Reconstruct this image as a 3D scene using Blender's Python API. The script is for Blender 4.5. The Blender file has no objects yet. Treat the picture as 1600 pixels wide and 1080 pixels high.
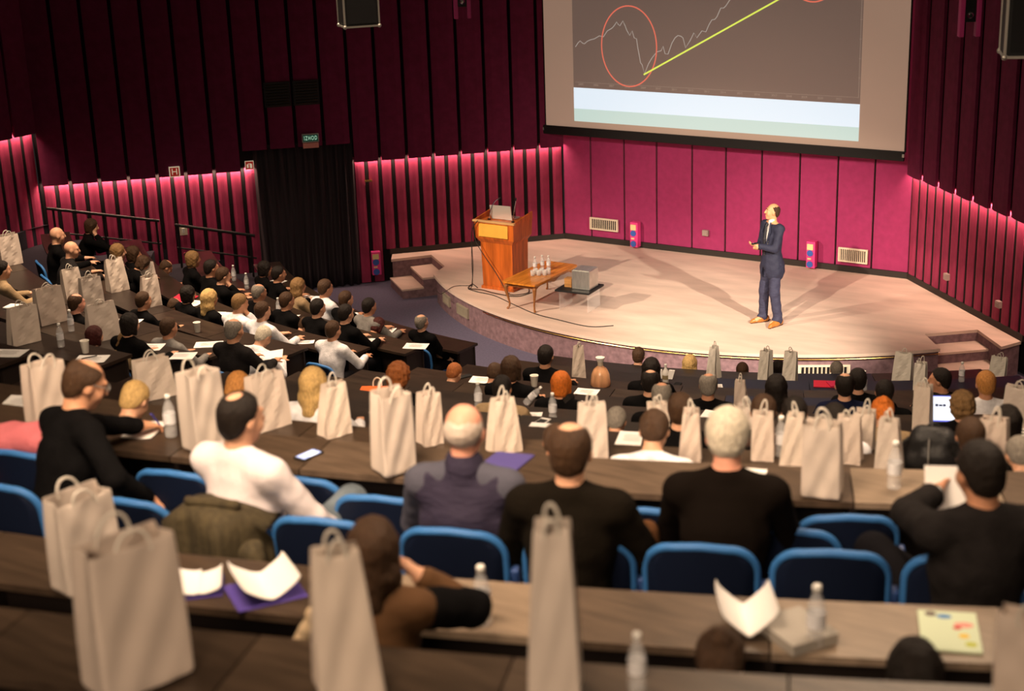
import bpy, bmesh, math, random
import numpy as np
from mathutils import Vector, Matrix, Euler
random.seed(7)
SC = bpy.context.scene
COL = SC.collection
PI = math.pi
S2 = math.sqrt(.5)

# ------------------------------------------------------------------ camera
cam_data = bpy.data.cameras.new('camera')
cam = bpy.data.objects.new('camera', cam_data)
COL.objects.link(cam)
SC.camera = cam
cam_data.sensor_width = 36.0
cam_data.lens = 2389.2 * 36 / 1600
cam_data.clip_start = .05
cam_data.clip_end = 200
yaw, tilt, roll = 0.566066367, 0.316339262, -0.0345179061
fw = Vector((-math.sin(yaw) * math.cos(tilt), math.cos(yaw) * math.cos(tilt), -math.sin(tilt)))
rt = Vector((math.cos(yaw), math.sin(yaw), 0))
up = rt.cross(fw)
rt2 = math.cos(roll) * rt + math.sin(roll) * up
up2 = -math.sin(roll) * rt + math.cos(roll) * up
cam.matrix_world = Matrix(((rt2.x, up2.x, -fw.x, 10.5449), (rt2.y, up2.y, -fw.y, -23.5885), (rt2.z, up2.z, -fw.z, 6.8933), (0, 0, 0, 1)))
cam_data.dof.use_dof = True
cam_data.dof.focus_distance = 20.5
cam_data.dof.aperture_fstop = 1.8

# ------------------------------------------------------------------ world, exposure
world = bpy.data.worlds.new('hall_world')
SC.world = world
world.use_nodes = True
world.node_tree.nodes['Background'].inputs[0].default_value = (.9, .75, .7, 1)
world.node_tree.nodes['Background'].inputs[1].default_value = .02
SC.view_settings.view_transform = 'Standard'
SC.view_settings.look = 'None'
SC.view_settings.gamma = 1
SC.view_settings.use_curve_mapping = False
SC.view_settings.exposure = 0.0
SC.cycles.use_denoising = True
SC.cycles.max_bounces = 6
SC.cycles.sample_clamp_indirect = 4


def aim(o, target):
    o.rotation_euler = (Vector(target) - o.location).to_track_quat('-Z', 'Y').to_euler()


def spot(name, loc, target, watts, angle, blend=.5, size=.12, col=(1, .82, .6)):
    l = bpy.data.lights.new(name, 'SPOT')
    l.energy = watts; l.spot_size = math.radians(angle); l.spot_blend = blend
    l.shadow_soft_size = size; l.color = col
    o = bpy.data.objects.new(name, l); COL.objects.link(o); o.location = loc; aim(o, target)
    return o


def area(name, loc, target, watts, sx, sy, col=(1, .8, .62)):
    l = bpy.data.lights.new(name, 'AREA')
    l.shape = 'RECTANGLE'; l.size = sx; l.size_y = sy; l.energy = watts; l.color = col
    o = bpy.data.objects.new(name, l); COL.objects.link(o); o.location = loc; aim(o, target)
    return o


# stage spotlights
spot('stage_spot_right', (10.2, -9.4, 5.2), (1.3, -3.2, 0), 8200, 21, .8, col=(1, .84, .64))
spot('stage_spot_front', (1.6, -17.5, 8.0), (1.9, -2.6, .2), 9500, 21, .8, col=(1, .80, .58))
spot('stage_spot_front_left', (-5.5, -13.5, 7.4), (-.6, -2.9, .2), 6000, 32, .8, col=(1, .78, .56))
spot('stage_spot_centre', (4.6, -15.0, 7.8), (.2, -1.6, .4), 2500, 34, .8, col=(1, .74, .6))
# house lights on the ceiling; spread narrowed to keep the walls dark
HL = (1, .73, .50)
for nm, lo_, ta_, w_, sx_, sy_ in (('house_light_front', (2.6, -10.0, 8.8), (3.0, -11.2, 0), 280, 6, 3), ('house_light_left', (-3.4, -10.5, 8.8), (-3.6, -10.2, 0), 380, 4, 3),
                                   ('house_light_rear', (8.4, -14.2, 8.9), (8.4, -17.5, 3), 170, 4, 2), ('house_light_aisle', (6.6, -20.5, 8.9), (5.4, -15.5, 3), 340, 3, 2),
                                   ('fill_light_back', (10.8, -26.5, 8.9), (8.4, -20.5, 4), 210, 3, 1.5)):  # added lamp behind the viewpoint, lifts the foreground bags
    area(nm, lo_, ta_, w_, sx_, sy_, HL).data.spread = math.radians(85)


# ------------------------------------------------------------------ materials
MATS = {}


def mat(name, col, rough=.6, metal=0., spec=.4, noise=None, bump=None, emit=None, trans=0., alpha=1., sheen=0., ior=1.45, wood=None):
    if name in MATS:
        return MATS[name]
    m = bpy.data.materials.new(name); m.use_nodes = True
    nt = m.node_tree; b = nt.nodes['Principled BSDF']
    b.inputs['Base Color'].default_value = (*col, 1)
    b.inputs['Roughness'].default_value = rough
    b.inputs['Metallic'].default_value = metal
    b.inputs['Specular IOR Level'].default_value = spec
    b.inputs['IOR'].default_value = ior
    b.inputs['Transmission Weight'].default_value = trans
    b.inputs['Alpha'].default_value = alpha
    if sheen:
        b.inputs['Sheen Weight'].default_value = sheen
    tc = None
    if noise or bump or wood:
        tc = nt.nodes.new('ShaderNodeTexCoord')
    if noise:   # (scale, amount, stretch xyz, detail)
        sc_, amt, st = noise[0], noise[1], (noise[2] if len(noise) > 2 else (1, 1, 1))
        mp = nt.nodes.new('ShaderNodeMapping'); mp.inputs['Scale'].default_value = st
        n = nt.nodes.new('ShaderNodeTexNoise'); n.inputs['Scale'].default_value = sc_; n.inputs['Detail'].default_value = 5
        r = nt.nodes.new('ShaderNodeValToRGB')
        r.color_ramp.elements[0].position = .3; r.color_ramp.elements[1].position = .72
        lo = [max(0, c * (1 - amt)) for c in col]; hi = [min(1, c * (1 + amt)) for c in col]
        r.color_ramp.elements[0].color = (*lo, 1); r.color_ramp.elements[1].color = (*hi, 1)
        nt.links.new(tc.outputs['Object'], mp.inputs[0]); nt.links.new(mp.outputs[0], n.inputs['Vector'])
        nt.links.new(n.outputs['Fac'], r.inputs[0]); nt.links.new(r.outputs[0], b.inputs['Base Color'])
    if bump:    # (scale, strength, stretch)
        mp = nt.nodes.new('ShaderNodeMapping'); mp.inputs['Scale'].default_value = bump[2] if len(bump) > 2 else (1, 1, 1)
        n = nt.nodes.new('ShaderNodeTexNoise'); n.inputs['Scale'].default_value = bump[0]; n.inputs['Detail'].default_value = 4
        bp = nt.nodes.new('ShaderNodeBump'); bp.inputs['Strength'].default_value = bump[1]; bp.inputs['Distance'].default_value = .02
        nt.links.new(tc.outputs['Object'], mp.inputs[0]); nt.links.new(mp.outputs[0], n.inputs['Vector'])
        nt.links.new(n.outputs['Fac'], bp.inputs['Height']); nt.links.new(bp.outputs[0], b.inputs['Normal'])
    if emit:
        b.inputs['Emission Color'].default_value = (*emit[0], 1)
        b.inputs['Emission Strength'].default_value = emit[1]
    MATS[name] = m
    return m


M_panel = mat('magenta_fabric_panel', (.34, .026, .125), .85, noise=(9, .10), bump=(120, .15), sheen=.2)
M_upper = mat('shaded_fabric_panel', (.15, .012, .056), .9, noise=(7, .15), bump=(120, .15))  # magenta fabric darkened; the dimness of the upper wall is in the colour
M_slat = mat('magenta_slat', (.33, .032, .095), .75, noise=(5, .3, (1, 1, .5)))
M_dark = mat('dark_wall_backing', (.006, .004, .005), .9)
M_base = mat('dark_baseboard', (.025, .02, .018), .6)
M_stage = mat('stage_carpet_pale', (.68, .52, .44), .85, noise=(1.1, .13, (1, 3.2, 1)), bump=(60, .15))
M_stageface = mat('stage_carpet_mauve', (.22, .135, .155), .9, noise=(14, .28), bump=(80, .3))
M_floor = mat('blue_grey_carpet', (.12, .108, .175), .9, noise=(30, .15))
M_terrace = mat('dark_terrace_carpet', (.018, .017, .026), .9, noise=(30, .2))
M_black = mat('black_matt', (.008, .008, .009), .6)
M_blackfab = mat('black_curtain_fabric', (.028, .021, .026), .85, noise=(3, .3, (6, 6, .2)))
M_gold = mat('brass_strip', (.75, .48, .14), .25, metal=1.)
M_chrome = mat('chrome', (.8, .8, .82), .18, metal=1.)
M_steel = mat('brushed_metal', (.62, .61, .58), .35, metal=.85, noise=(6, .15, (8, 1, 1)))
M_white = mat('white_plastic', (.82, .8, .76), .5)
M_cream = mat('cream_paint', (.75, .66, .52), .5)
M_ceil = mat('dark_ceiling', (.02, .018, .02), .9)
M_blackmetal = mat('black_metal', (.012, .012, .013), .4, metal=.3)

# desk tops: dark wood-effect laminate
DESK_M = []
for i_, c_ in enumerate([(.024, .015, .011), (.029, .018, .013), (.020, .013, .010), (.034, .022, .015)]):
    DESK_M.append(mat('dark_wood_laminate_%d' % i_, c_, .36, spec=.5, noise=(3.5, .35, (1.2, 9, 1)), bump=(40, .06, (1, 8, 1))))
DESK_N = []  # lighter copies for the near rows, their brightness put into the colour
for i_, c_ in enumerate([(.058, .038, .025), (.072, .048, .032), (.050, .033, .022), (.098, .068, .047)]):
    DESK_N.append(mat('lit_wood_laminate_%d' % i_, c_, .36, spec=.5, noise=(3.5, .3, (1.2, 9, 1)), bump=(40, .06, (1, 8, 1))))
M_desknavy = mat('navy_worktop', (.016, .017, .036), .42, spec=.5, noise=(4, .25, (1, 8, 1)))  # dark blue tone for some front worktop sections
M_desksheen = mat('laminate_painted_sheen', (.24, .18, .13), .34, spec=.5, noise=(3.5, .2, (1.2, 8, 1)))  # pale colour stands in for bright lights mirrored in these sections
M_deskedge = mat('dark_desk_panel', (.02, .014, .012), .5)


# ------------------------------------------------------------------ mesh helpers
def link(o, parent=None):
    COL.objects.link(o)
    if parent is not None:
        o.parent = parent
    return o


def tag(o, label=None, cat=None, group=None, kind=None):
    if label: o['label'] = label
    if cat: o['category'] = cat
    if group: o['group'] = group
    if kind: o['kind'] = kind
    return o


def empty(name, loc=(0, 0, 0), rz=0., label=None, cat=None, group=None, kind=None):
    o = bpy.data.objects.new(name, None); o.empty_display_size = .1
    o.location = loc; o.rotation_euler = (0, 0, rz); COL.objects.link(o)
    return tag(o, label, cat, group, kind)


def bm_mesh(name, bm, smooth=False):
    bmesh.ops.recalc_face_normals(bm, faces=bm.faces)
    me = bpy.data.meshes.new(name); bm.to_mesh(me); bm.free()
    if smooth:
        me.shade_smooth()
    return me


def add_obj(name, me, m=None, parent=None, loc=(0, 0, 0), rot=(0, 0, 0), scale=(1, 1, 1)):
    """object of a (possibly shared) mesh, material kept on the object"""
    if hasattr(me, 'faces'):
        me = bm_mesh(name, me)
    o = bpy.data.objects.new(name, me)
    if m is not None:
        if len(me.materials) == 0:
            me.materials.append(m)
        else:
            o.material_slots[0].link = 'OBJECT'
            o.material_slots[0].material = m
    o.location = loc; o.rotation_euler = rot; o.scale = scale
    return link(o, parent)


def box(bm, c, s, rz=0., bev=0., rot=None):
    M = Matrix.Translation(c) @ (rot.to_matrix().to_4x4() if rot else Matrix.Rotation(rz, 4, 'Z')) @ Matrix.Diagonal((*s, 1))
    r = bmesh.ops.create_cube(bm, size=1, matrix=M)
    if bev:
        es = set()
        for v in r['verts']:
            es.update(v.link_edges)
        bmesh.ops.bevel(bm, geom=list(es), offset=bev, segments=2, affect='EDGES', profile=.7)
    return bm


def tube(bm, pts, rad, seg=8, cap=True):
    pts = [Vector(p) for p in pts]
    rads = rad if isinstance(rad, (list, tuple)) else [rad] * len(pts)
    rings = []; prev = None
    for i, p in enumerate(pts):
        t = (pts[min(i + 1, len(pts) - 1)] - pts[max(i - 1, 0)]).normalized()
        if prev is None:
            a = Vector((0, 0, 1)) if abs(t.z) < .9 else Vector((1, 0, 0))
            n = t.cross(a).normalized()
        else:
            n = (prev - t * prev.dot(t)).normalized()
        prev = n; b = t.cross(n)
        rings.append([bm.verts.new(p + rads[i] * (math.cos(2 * PI * j / seg) * n + math.sin(2 * PI * j / seg) * b)) for j in range(seg)])
    for a, b in zip(rings, rings[1:]):
        for j in range(seg):
            bm.faces.new((a[j], a[(j + 1) % seg], b[(j + 1) % seg], b[j]))
    if cap:
        bm.faces.new(rings[0][::-1]); bm.faces.new(rings[-1])
    return bm


def lathe(bm, prof, seg=20, c=(0, 0, 0), caps=True):
    rings = [[bm.verts.new((c[0] + r * math.cos(2 * PI * j / seg), c[1] + r * math.sin(2 * PI * j / seg), c[2] + z)) for j in range(seg)] for r, z in prof]
    for a, b in zip(rings, rings[1:]):
        for j in range(seg):
            bm.faces.new((a[j], a[(j + 1) % seg], b[(j + 1) % seg], b[j]))
    if caps:
        bm.faces.new(rings[0][::-1]); bm.faces.new(rings[-1])
    return bm


def prism(bm, poly, z0, z1):
    lo = [bm.verts.new((x, y, z0)) for x, y in poly]; hi = [bm.verts.new((x, y, z1)) for x, y in poly]
    n = len(poly)
    bm.faces.new(hi); bm.faces.new(lo[::-1])
    for i in range(n):
        bm.faces.new((lo[i], lo[(i + 1) % n], hi[(i + 1) % n], hi[i]))
    return bm


def nb():
    return bmesh.new()


def bez(p0, p1, p2, p3, n=12):
    p0, p1, p2, p3 = map(Vector, (p0, p1, p2, p3)); out = []
    for i in range(n + 1):
        t = i / n; s = 1 - t
        out.append(s ** 3 * p0 + 3 * s * s * t * p1 + 3 * s * t * t * p2 + t ** 3 * p3)
    return out


# ------------------------------------------------------------------ the plan of the hall
OX, OY = .46, 1.3           # centre of the seating arcs
W2 = 3.2135                 # half width of the wall behind the stage
COVE = 1.727                # underside of the hanging panels
FLOOR = -.5
RK = [8.9 + 1.06 * k for k in range(11)] + [21.4, 22.6]
ZK = [.64, .92, 1.19, 1.49, 1.80, 2.12, 2.46, 2.80, 3.14, 3.48, 3.83, 4.06, 4.42]
DEPTH = .43


def pol(r, phi, z=0.):
    a = math.radians(phi)
    return Vector((OX + r * math.sin(a), OY - r * math.cos(a), z))


C1 = Vector((-W2, 0, 0)); D1 = Vector((-S2, -S2, 0)); N1 = Vector((S2, -S2, 0))
C2 = Vector((W2, 0, 0)); D2 = Vector((S2, -S2, 0)); N2 = Vector((-S2, -S2, 0))
LW, RW = 9.1, 12.0
CL = C1 + D1 * LW           # next corner on the left
CR = C2 + D2 * RW
ANG1 = math.radians(45)     # local x of the left wall runs D1 reversed

# --- floor: hall floor and the seating terraces
bm = nb()
box(bm, (0, -6, FLOOR - .1), (24, 16, .2))
add_obj('floor', bm, M_floor)['kind'] = 'structure'
bm = nb()
for k in range(13):
    r0 = RK[k] - .04; r1 = (RK[k + 1] - .04) if k < 12 else RK[k] + 3
    zf = ZK[k] - .75
    n = 60
    prev = None
    for i in range(n + 1):
        ph = -62 + 124 * i / n
        pts = []
        for r in (r0, r1):
            p = pol(r, ph)
            # keep inside the left wall
            d = (p - C1).dot(N1)
            if d < .02: p = p + N1 * (.02 - d)
            if p.x < CL.x + .02: p.x = CL.x + .02
            dr = (p - C2).dot(N2)
            if dr < .02: p = p + N2 * (.02 - dr)
            if p.x > CR.x: p.x = CR.x
            pts.append(p)
        a, b = pts
        cur = [bm.verts.new((a.x, a.y, FLOOR)), bm.verts.new((a.x, a.y, zf)), bm.verts.new((b.x, b.y, zf)), bm.verts.new((b.x, b.y, FLOOR))]
        if prev:
            for u, v in ((0, 1), (1, 2), (2, 3)):
                try:
                    bm.faces.new((prev[u], prev[v], cur[v], cur[u]))
                except ValueError:
                    pass
        prev = cur
bmesh.ops.remove_doubles(bm, verts=bm.verts, dist=1e-5)
o = add_obj('floor_terraces', bm, M_terrace); o['kind'] = 'structure'
bm = nb(); box(bm, (0, -13, 9.2), (28, 34, .2)); add_obj('ceiling', bm, M_ceil)['kind'] = 'structure'


# --- walls
def wall_frame(name, c, d, n, length, zb, zt=9.1):
    """dark backing slab behind the panels; returns the object (local x along d, y = out of the wall, z up)"""
    bm = nb(); box(bm, (length / 2, -.11, (zb + zt) / 2), (length, .14, zt - zb))
    o = add_obj(name, bm, M_dark); o['kind'] = 'structure'
    o.matrix_world = Matrix(((d.x, n.x, 0, c.x), (d.y, n.y, 0, c.y), (0, 0, 1, 0), (0, 0, 0, 1)))
    return o


def slat_bm(w, h, t=.035):
    bm = nb()
    xs = [-w / 2, -w / 2 + .012, -w / 6, w / 6, w / 2 - .012, w / 2]
    ys = [-.03, t * .7, t, t, t * .7, -.03]
    poly = list(zip(xs, ys))
    prism(bm, poly[::-1], 0, h)
    return bm


def panel_bm(w, h, t=.05):
    bm = nb()
    poly = [(-w / 2, 0), (-w / 2, t * .75), (-w / 4, t), (w / 4, t * 1.15), (w / 2, t * 1.0), (w / 2, 0)]
    prism(bm, poly[::-1], 0, h)
    return bm


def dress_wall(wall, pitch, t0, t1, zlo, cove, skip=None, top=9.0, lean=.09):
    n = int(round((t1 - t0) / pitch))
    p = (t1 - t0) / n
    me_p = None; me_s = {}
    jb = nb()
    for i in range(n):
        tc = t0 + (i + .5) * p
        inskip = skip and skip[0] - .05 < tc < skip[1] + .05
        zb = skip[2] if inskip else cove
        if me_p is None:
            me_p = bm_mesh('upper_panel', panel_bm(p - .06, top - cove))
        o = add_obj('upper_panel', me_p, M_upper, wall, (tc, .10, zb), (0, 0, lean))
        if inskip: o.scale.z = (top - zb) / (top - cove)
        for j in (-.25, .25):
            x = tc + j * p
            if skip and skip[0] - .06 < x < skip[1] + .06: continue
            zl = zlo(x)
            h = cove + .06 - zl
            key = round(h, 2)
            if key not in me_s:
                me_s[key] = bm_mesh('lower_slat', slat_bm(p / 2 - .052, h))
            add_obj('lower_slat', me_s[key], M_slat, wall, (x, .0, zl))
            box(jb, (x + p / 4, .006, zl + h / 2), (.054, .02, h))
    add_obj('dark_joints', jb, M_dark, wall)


wl = wall_frame('wall_left', C1, D1, N1, LW, FLOOR)
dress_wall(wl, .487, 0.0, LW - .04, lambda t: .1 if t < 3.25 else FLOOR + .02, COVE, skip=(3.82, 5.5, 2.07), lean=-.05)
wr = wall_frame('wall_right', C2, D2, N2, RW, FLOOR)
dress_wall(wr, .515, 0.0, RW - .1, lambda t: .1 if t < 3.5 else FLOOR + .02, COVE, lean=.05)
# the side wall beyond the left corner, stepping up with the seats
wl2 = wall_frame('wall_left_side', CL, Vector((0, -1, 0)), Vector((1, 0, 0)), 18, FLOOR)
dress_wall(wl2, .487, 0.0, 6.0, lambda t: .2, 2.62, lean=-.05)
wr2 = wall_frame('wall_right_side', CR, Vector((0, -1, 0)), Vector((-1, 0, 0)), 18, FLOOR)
# wall behind the stage: flat magenta boards with dark seams
wb = wall_frame('wall_back', C1, Vector((1, 0, 0)), Vector((0, -1, 0)), 2 * W2, FLOOR)
seams = [0, .57, 1.245, 1.885, 2.565, 3.195, 3.85, 4.525, 5.18, 5.80, 6.427]
for a, b in zip(seams, seams[1:]):
    bm = nb(); box(bm, ((a + b) / 2, -.015, (.1 + 9.0) / 2), (b - a - .032, .05, 8.9), bev=.006)
    add_obj('wall_board', bm, M_panel, wb)
# baseboards on the stage
for nm, c, d, n, L in (('baseboard_back', C1, Vector((1, 0, 0)), Vector((0, -1, 0)), 2 * W2), ('baseboard_left', C1, D1, N1, 3.25), ('baseboard_right', C2, D2, N2, 3.5)):
    bm = nb(); box(bm, (L / 2, .01, .05), (L, .06, .1))
    o = add_obj(nm, bm, M_base); o['kind'] = 'structure'
    o.matrix_world = Matrix(((d.x, n.x, 0, c.x), (d.y, n.y, 0, c.y), (0, 0, 1, 0), (0, 0, 0, 1)))


# --- cove strip lights hidden above the lower slats
def cove_light(c, d, n, t0, t1, z, watts_per_m, col=(1, .62, .44)):
    L = t1 - t0
    p = c + d * ((t0 + t1) / 2) + n * .068 + Vector((0, 0, z))
    o = area('cove_strip_light', p, p + Vector((0, 0, -1)) - n * .12, watts_per_m * L, .03, L, col)
    l = o.data
    # align the long side with the wall
    zax = (Vector((0, 0, 1)) + n * .10).normalized(); yax = d.normalized(); xax = yax.cross(zax).normalized(); zax = xax.cross(yax)
    o.matrix_world = Matrix(((xax.x, yax.x, zax.x, p.x), (xax.y, yax.y, zax.y, p.y), (xax.z, yax.z, zax.z, p.z), (0, 0, 0, 1)))
    l.spread = math.radians(150)


cove_light(C1, D1, N1, .03, 3.78, COVE + .045, 9)
cove_light(C1, D1, N1, 5.55, LW - .06, COVE + .045, 14)
cove_light(C2, D2, N2, .03, 5.0, COVE + .045, 10)
cove_light(CL, Vector((0, -1, 0)), Vector((1, 0, 0)), .05, 5.5, 2.62 + .045, 10)

# --- stage
arc = []
for i in range(0, 49):
    ph = 43.0 + (-45.5 - 43.0) * i / 48
    p = pol(6.27, ph); arc.append((p.x, p.y))
A_r, B_r, C_r, D_r = (4.34, -2.73), (4.95, -2.2), (5.46, -2.83), (5.64, -2.47)
A_l, B_l, C_l, D_l = (-4.13, -2.58), (-4.79, -2.03), (-5.26, -2.60), (-5.46, -2.29)
outline = [(W2, -.02), D_r, C_r, B_r, A_r] + arc + [A_l, B_l, C_l, D_l, (-W2, -.02)]
stage = empty('stage', (0, 0, 0)); stage['kind'] = 'structure'
stage.name = 'floor_stage'
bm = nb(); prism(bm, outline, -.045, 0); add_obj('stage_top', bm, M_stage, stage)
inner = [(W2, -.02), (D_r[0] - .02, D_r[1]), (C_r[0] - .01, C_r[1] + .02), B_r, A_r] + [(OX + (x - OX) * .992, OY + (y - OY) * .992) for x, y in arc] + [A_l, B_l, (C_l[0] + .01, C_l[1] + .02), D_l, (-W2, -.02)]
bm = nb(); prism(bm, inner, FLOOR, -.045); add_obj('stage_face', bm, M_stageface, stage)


def step_poly(A, B, n0, n1):
    A = Vector((*A, 0)); B = Vector((*B, 0)); t = (B - A).normalized(); n = Vector((t.y, -t.x, 0))
    if n.dot(Vector((OX, OY, 0)) - A) > 0: n = -n
    return [tuple((A + n * n0)[:2]), tuple((B + n * n0)[:2]), tuple((B + n * n1)[:2]), tuple((A + n * n1)[:2])]


for A, B in ((A_r, B_r), (A_l, B_l)):
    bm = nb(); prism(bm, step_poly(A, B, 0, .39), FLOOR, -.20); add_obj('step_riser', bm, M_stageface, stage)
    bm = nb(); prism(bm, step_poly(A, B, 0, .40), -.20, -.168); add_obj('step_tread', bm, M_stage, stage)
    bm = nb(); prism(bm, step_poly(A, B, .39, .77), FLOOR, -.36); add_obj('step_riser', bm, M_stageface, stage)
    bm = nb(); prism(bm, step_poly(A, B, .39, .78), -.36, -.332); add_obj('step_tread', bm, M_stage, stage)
# brass strip under the stage lip
bm = nb()
tube(bm, [pol(6.262, 43 - 68 * i / 44, -.075) for i in range(45)], .008, 6)
tag(add_obj('brass_strip', bm, M_gold, stage))
# handrails in front of the left wall
def rail(name, t0, z0, t1, z1, posts, drop=.4, label=''):
    root = empty(name, C1 + D1 * t0 + N1 * .32, 0, label, 'handrail', 'black handrails along the left wall')
    o0 = C1 + D1 * t0 + N1 * .32
    def pt(t, z): return C1 + D1 * t + N1 * .32 + Vector((0, 0, z)) - o0
    for dz, nm in ((0, 'top_rail'), (-drop, 'mid_rail')):
        bm = nb(); tube(bm, [pt(t0, z0 + dz), pt(t1, z1 + dz)], .026 if dz == 0 else .016, 8); add_obj(nm, bm, M_blackmetal, root)
    for t in posts:
        z = z0 + (z1 - z0) * (t - t0) / (t1 - t0)
        bm = nb(); tube(bm, [pt(t, z), pt(t, z - 1.0)], .02, 8); add_obj('post', bm, M_blackmetal, root)
rail('handrail', 9.0, 1.39, 7.2, 1.02, (8.9, 8.1, 7.25), label="upper black handrail on the left wall, behind the bald man in the back")
rail('handrail', 6.95, .93, 5.62, .62, (6.9, 5.7), label="lower black handrail on the left wall, ending at the curtain")
# ================================================================== fixtures on the walls
def text_mesh(s, size, depth=.004, align='CENTER'):
    c = bpy.data.curves.new('lettering', 'FONT'); c.body = s; c.size = size; c.extrude = depth; c.align_x = align; c.space_character = 1.0 + .3 * (len(s) == 5); c.align_y = 'CENTER'
    o = bpy.data.objects.new('lettering', c); COL.objects.link(o)
    dg = bpy.context.evaluated_depsgraph_get()
    me = bpy.data.meshes.new_from_object(o.evaluated_get(dg))
    bpy.data.objects.remove(o); bpy.data.curves.remove(c)
    me.transform(Matrix.Rotation(PI / 2, 4, 'X'))      # stands up, faces -y
    me.materials.clear()
    return me


def on_left(t, z, off=.0): return C1 + D1 * t + N1 * off + Vector((0, 0, z))
def on_right(t, z, off=.0): return C2 + D2 * t + N2 * off + Vector((0, 0, z))
RZL, RZR = PI / 4, -PI / 4

M_red = mat('red_sign', (.45, .02, .015), .5, emit=((.5, .03, .02), .25))
M_signwhite = mat('sign_white', (.8, .75, .65), .5, emit=((1, .8, .55), .35))
M_green = mat('dark_green_sign', (.01, .05, .035), .4, emit=((.01, .07, .045), .3))
M_greenlit = mat('sign_letters_lit', (.5, .8, .6), .5, emit=((.55, .9, .65), .55))
M_greyframe = mat('grey_sign_frame', (.45, .42, .38), .5)
M_pinkreflection = mat('pale_pink_reflection', (.75, .33, .28), .5)  # colour of the reflection under the exit sign
M_pinkbox = mat('hot_pink_box', (.8, .06, .28), .5)
M_yellowbox = mat('pale_yellow_label', (.85, .7, .35), .5)
M_bluedisc = mat('blue_disc', (.05, .13, .5), .5)

# hydrant sign with an H
root = empty('hydrant_sign', on_left(6.86, 1.815, .19), RZL, 'small red square sign with a white H on the left wall', 'sign')
bm = nb(); box(bm, (0, 0, 0), (.18, .02, .18), bev=.004); add_obj('frame', bm, M_signwhite, root)
bm = nb(); box(bm, (0, -.011, 0), (.145, .012, .145)); add_obj('face', bm, M_red, root)
add_obj('lettering', text_mesh('H', .15), M_signwhite, root, (0, -.02, 0))
# extinguisher sign
root = empty('extinguisher_sign', on_left(5.60, 1.83, .19), RZL, 'small red fire sign with a white pictogram next to the curtain', 'sign')
bm = nb(); box(bm, (0, 0, 0), (.15, .02, .15), bev=.004); add_obj('frame', bm, M_signwhite, root)
bm = nb(); box(bm, (0, -.011, 0), (.13, .012, .13)); add_obj('face', bm, M_red, root)
bm = nb(); lathe(bm, [(.018, -.045), (.02, -.04), (.02, .015), (.008, .03)], 10, (.025, -.022, 0)); box(bm, (.0, -.02, .028), (.05, .008, .008)); box(bm, (-.03, -.02, -.01), (.03, .006, .06))
add_obj('pictogram', bm, M_signwhite, root)
# exit sign
root = empty('exit_sign', on_left(4.53, 2.225, .2), RZL, 'dark green illuminated sign reading IZHOD above the black curtain', 'exit sign')
bm = nb(); box(bm, (0, 0, 0), (.29, .05, .15), bev=.008); add_obj('frame', bm, M_greyframe, root)
bm = nb(); box(bm, (0, -.026, 0), (.26, .012, .115)); add_obj('face', bm, M_green, root)
me = text_mesh('IZHOD', .10); me.transform(Matrix.Diagonal((.60, 1, 1, 1)))
add_obj('lettering', me, M_greenlit, root, (0, -.035, 0))
bm = nb(); box(bm, (0, -.005, -.13), (.27, .02, .09), bev=.004); add_obj('pink_reflection', bm, M_pinkreflection, root)  # solid strip standing in for the pinkish reflection below the sign
# ventilation grilles in the upper panels
M_olive = mat('dark_olive_metal', (.028, .022, .010), .5)
for t0, t1, lab in ((4.84, 5.22, 'left of two dark louvred grilles high on the left wall'), (4.35, 4.73, 'right of two dark louvred grilles high on the left wall, above the exit sign')):
    root = empty('louvre_grille', on_left((t0 + t1) / 2, 3.0, .175), RZL, lab, 'vent', 'dark louvred grilles')
    bm = nb(); box(bm, (0, 0, 0), (t1 - t0 + .06, .03, .42)); add_obj('backing', bm, M_black, root)
    bm = nb()
    for i in range(8): box(bm, (0, -.02, -.17 + i * .048), (t1 - t0, .03, .012), rot=Euler((.5, 0, 0)))
    add_obj('louvre', bm, M_olive, root)
# brass lamp, switch plate, floor light
bm = nb(); box(bm, (0, 0, 0), (.13, .05, .035), bev=.01)
tag(add_obj('brass_wall_bracket', bm, M_gold, None, on_left(3.56, 1.37, .06), (0, 0, RZL)), 'small brass bracket on a lit slat right of the curtain', 'bracket')
root = empty('switch_plate', on_left(6.81, .76, .05), RZL, 'small pale switch plate on the left wall under the handrail end', 'switch')
bm = nb(); box(bm, (0, 0, 0), (.13, .03, .17), bev=.006); add_obj('plate', bm, M_cream, root)
bm = nb(); box(bm, (0, -.02, 0), (.05, .015, .08), bev=.004); add_obj('rocker', bm, M_white, root)


def pink_box(loc, rz, label, w=.16, h=.46, dim=False):
    root = empty('pink_box', loc, rz, label, 'box', 'pink boxes with blue discs')
    bm = nb(); box(bm, (0, 0, h / 2), (w, .12, h), bev=.006); add_obj('casing', bm, M_pinkbox, root)
    bm = nb(); box(bm, (-.01, -.064, h * .8), (w * .7, .01, h * .22)); add_obj('yellow_label', bm, M_yellowbox, root)
    for zz in (.56, .14):
        bm = nb(); lathe(bm, [(w * .36, -.006), (w * .36, .006)], 16); bm.transform(Matrix.Rotation(PI / 2, 4, 'X'))
        add_obj('blue_disc', bm, M_bluedisc, root, (-.01, -.064, h * zz))
    bm = nb(); box(bm, (-.02, -.064, h * .35), (w * .4, .01, h * .06)); add_obj('marking', bm, M_yellowbox, root)
pink_box((-1.70, -.11, .03), 0, 'pink box with two blue discs on the stage at the back wall, behind the cube', .15, .45)
pink_box((1.60, -.11, .03), 0, 'pink box with two blue discs at the back wall, right of the speaker', .15, .45)
pink_box(on_left(3.52, -.32, .12), RZL, 'pink-topped box in the dark beside the stage corner and curtain', .16, .42)


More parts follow.
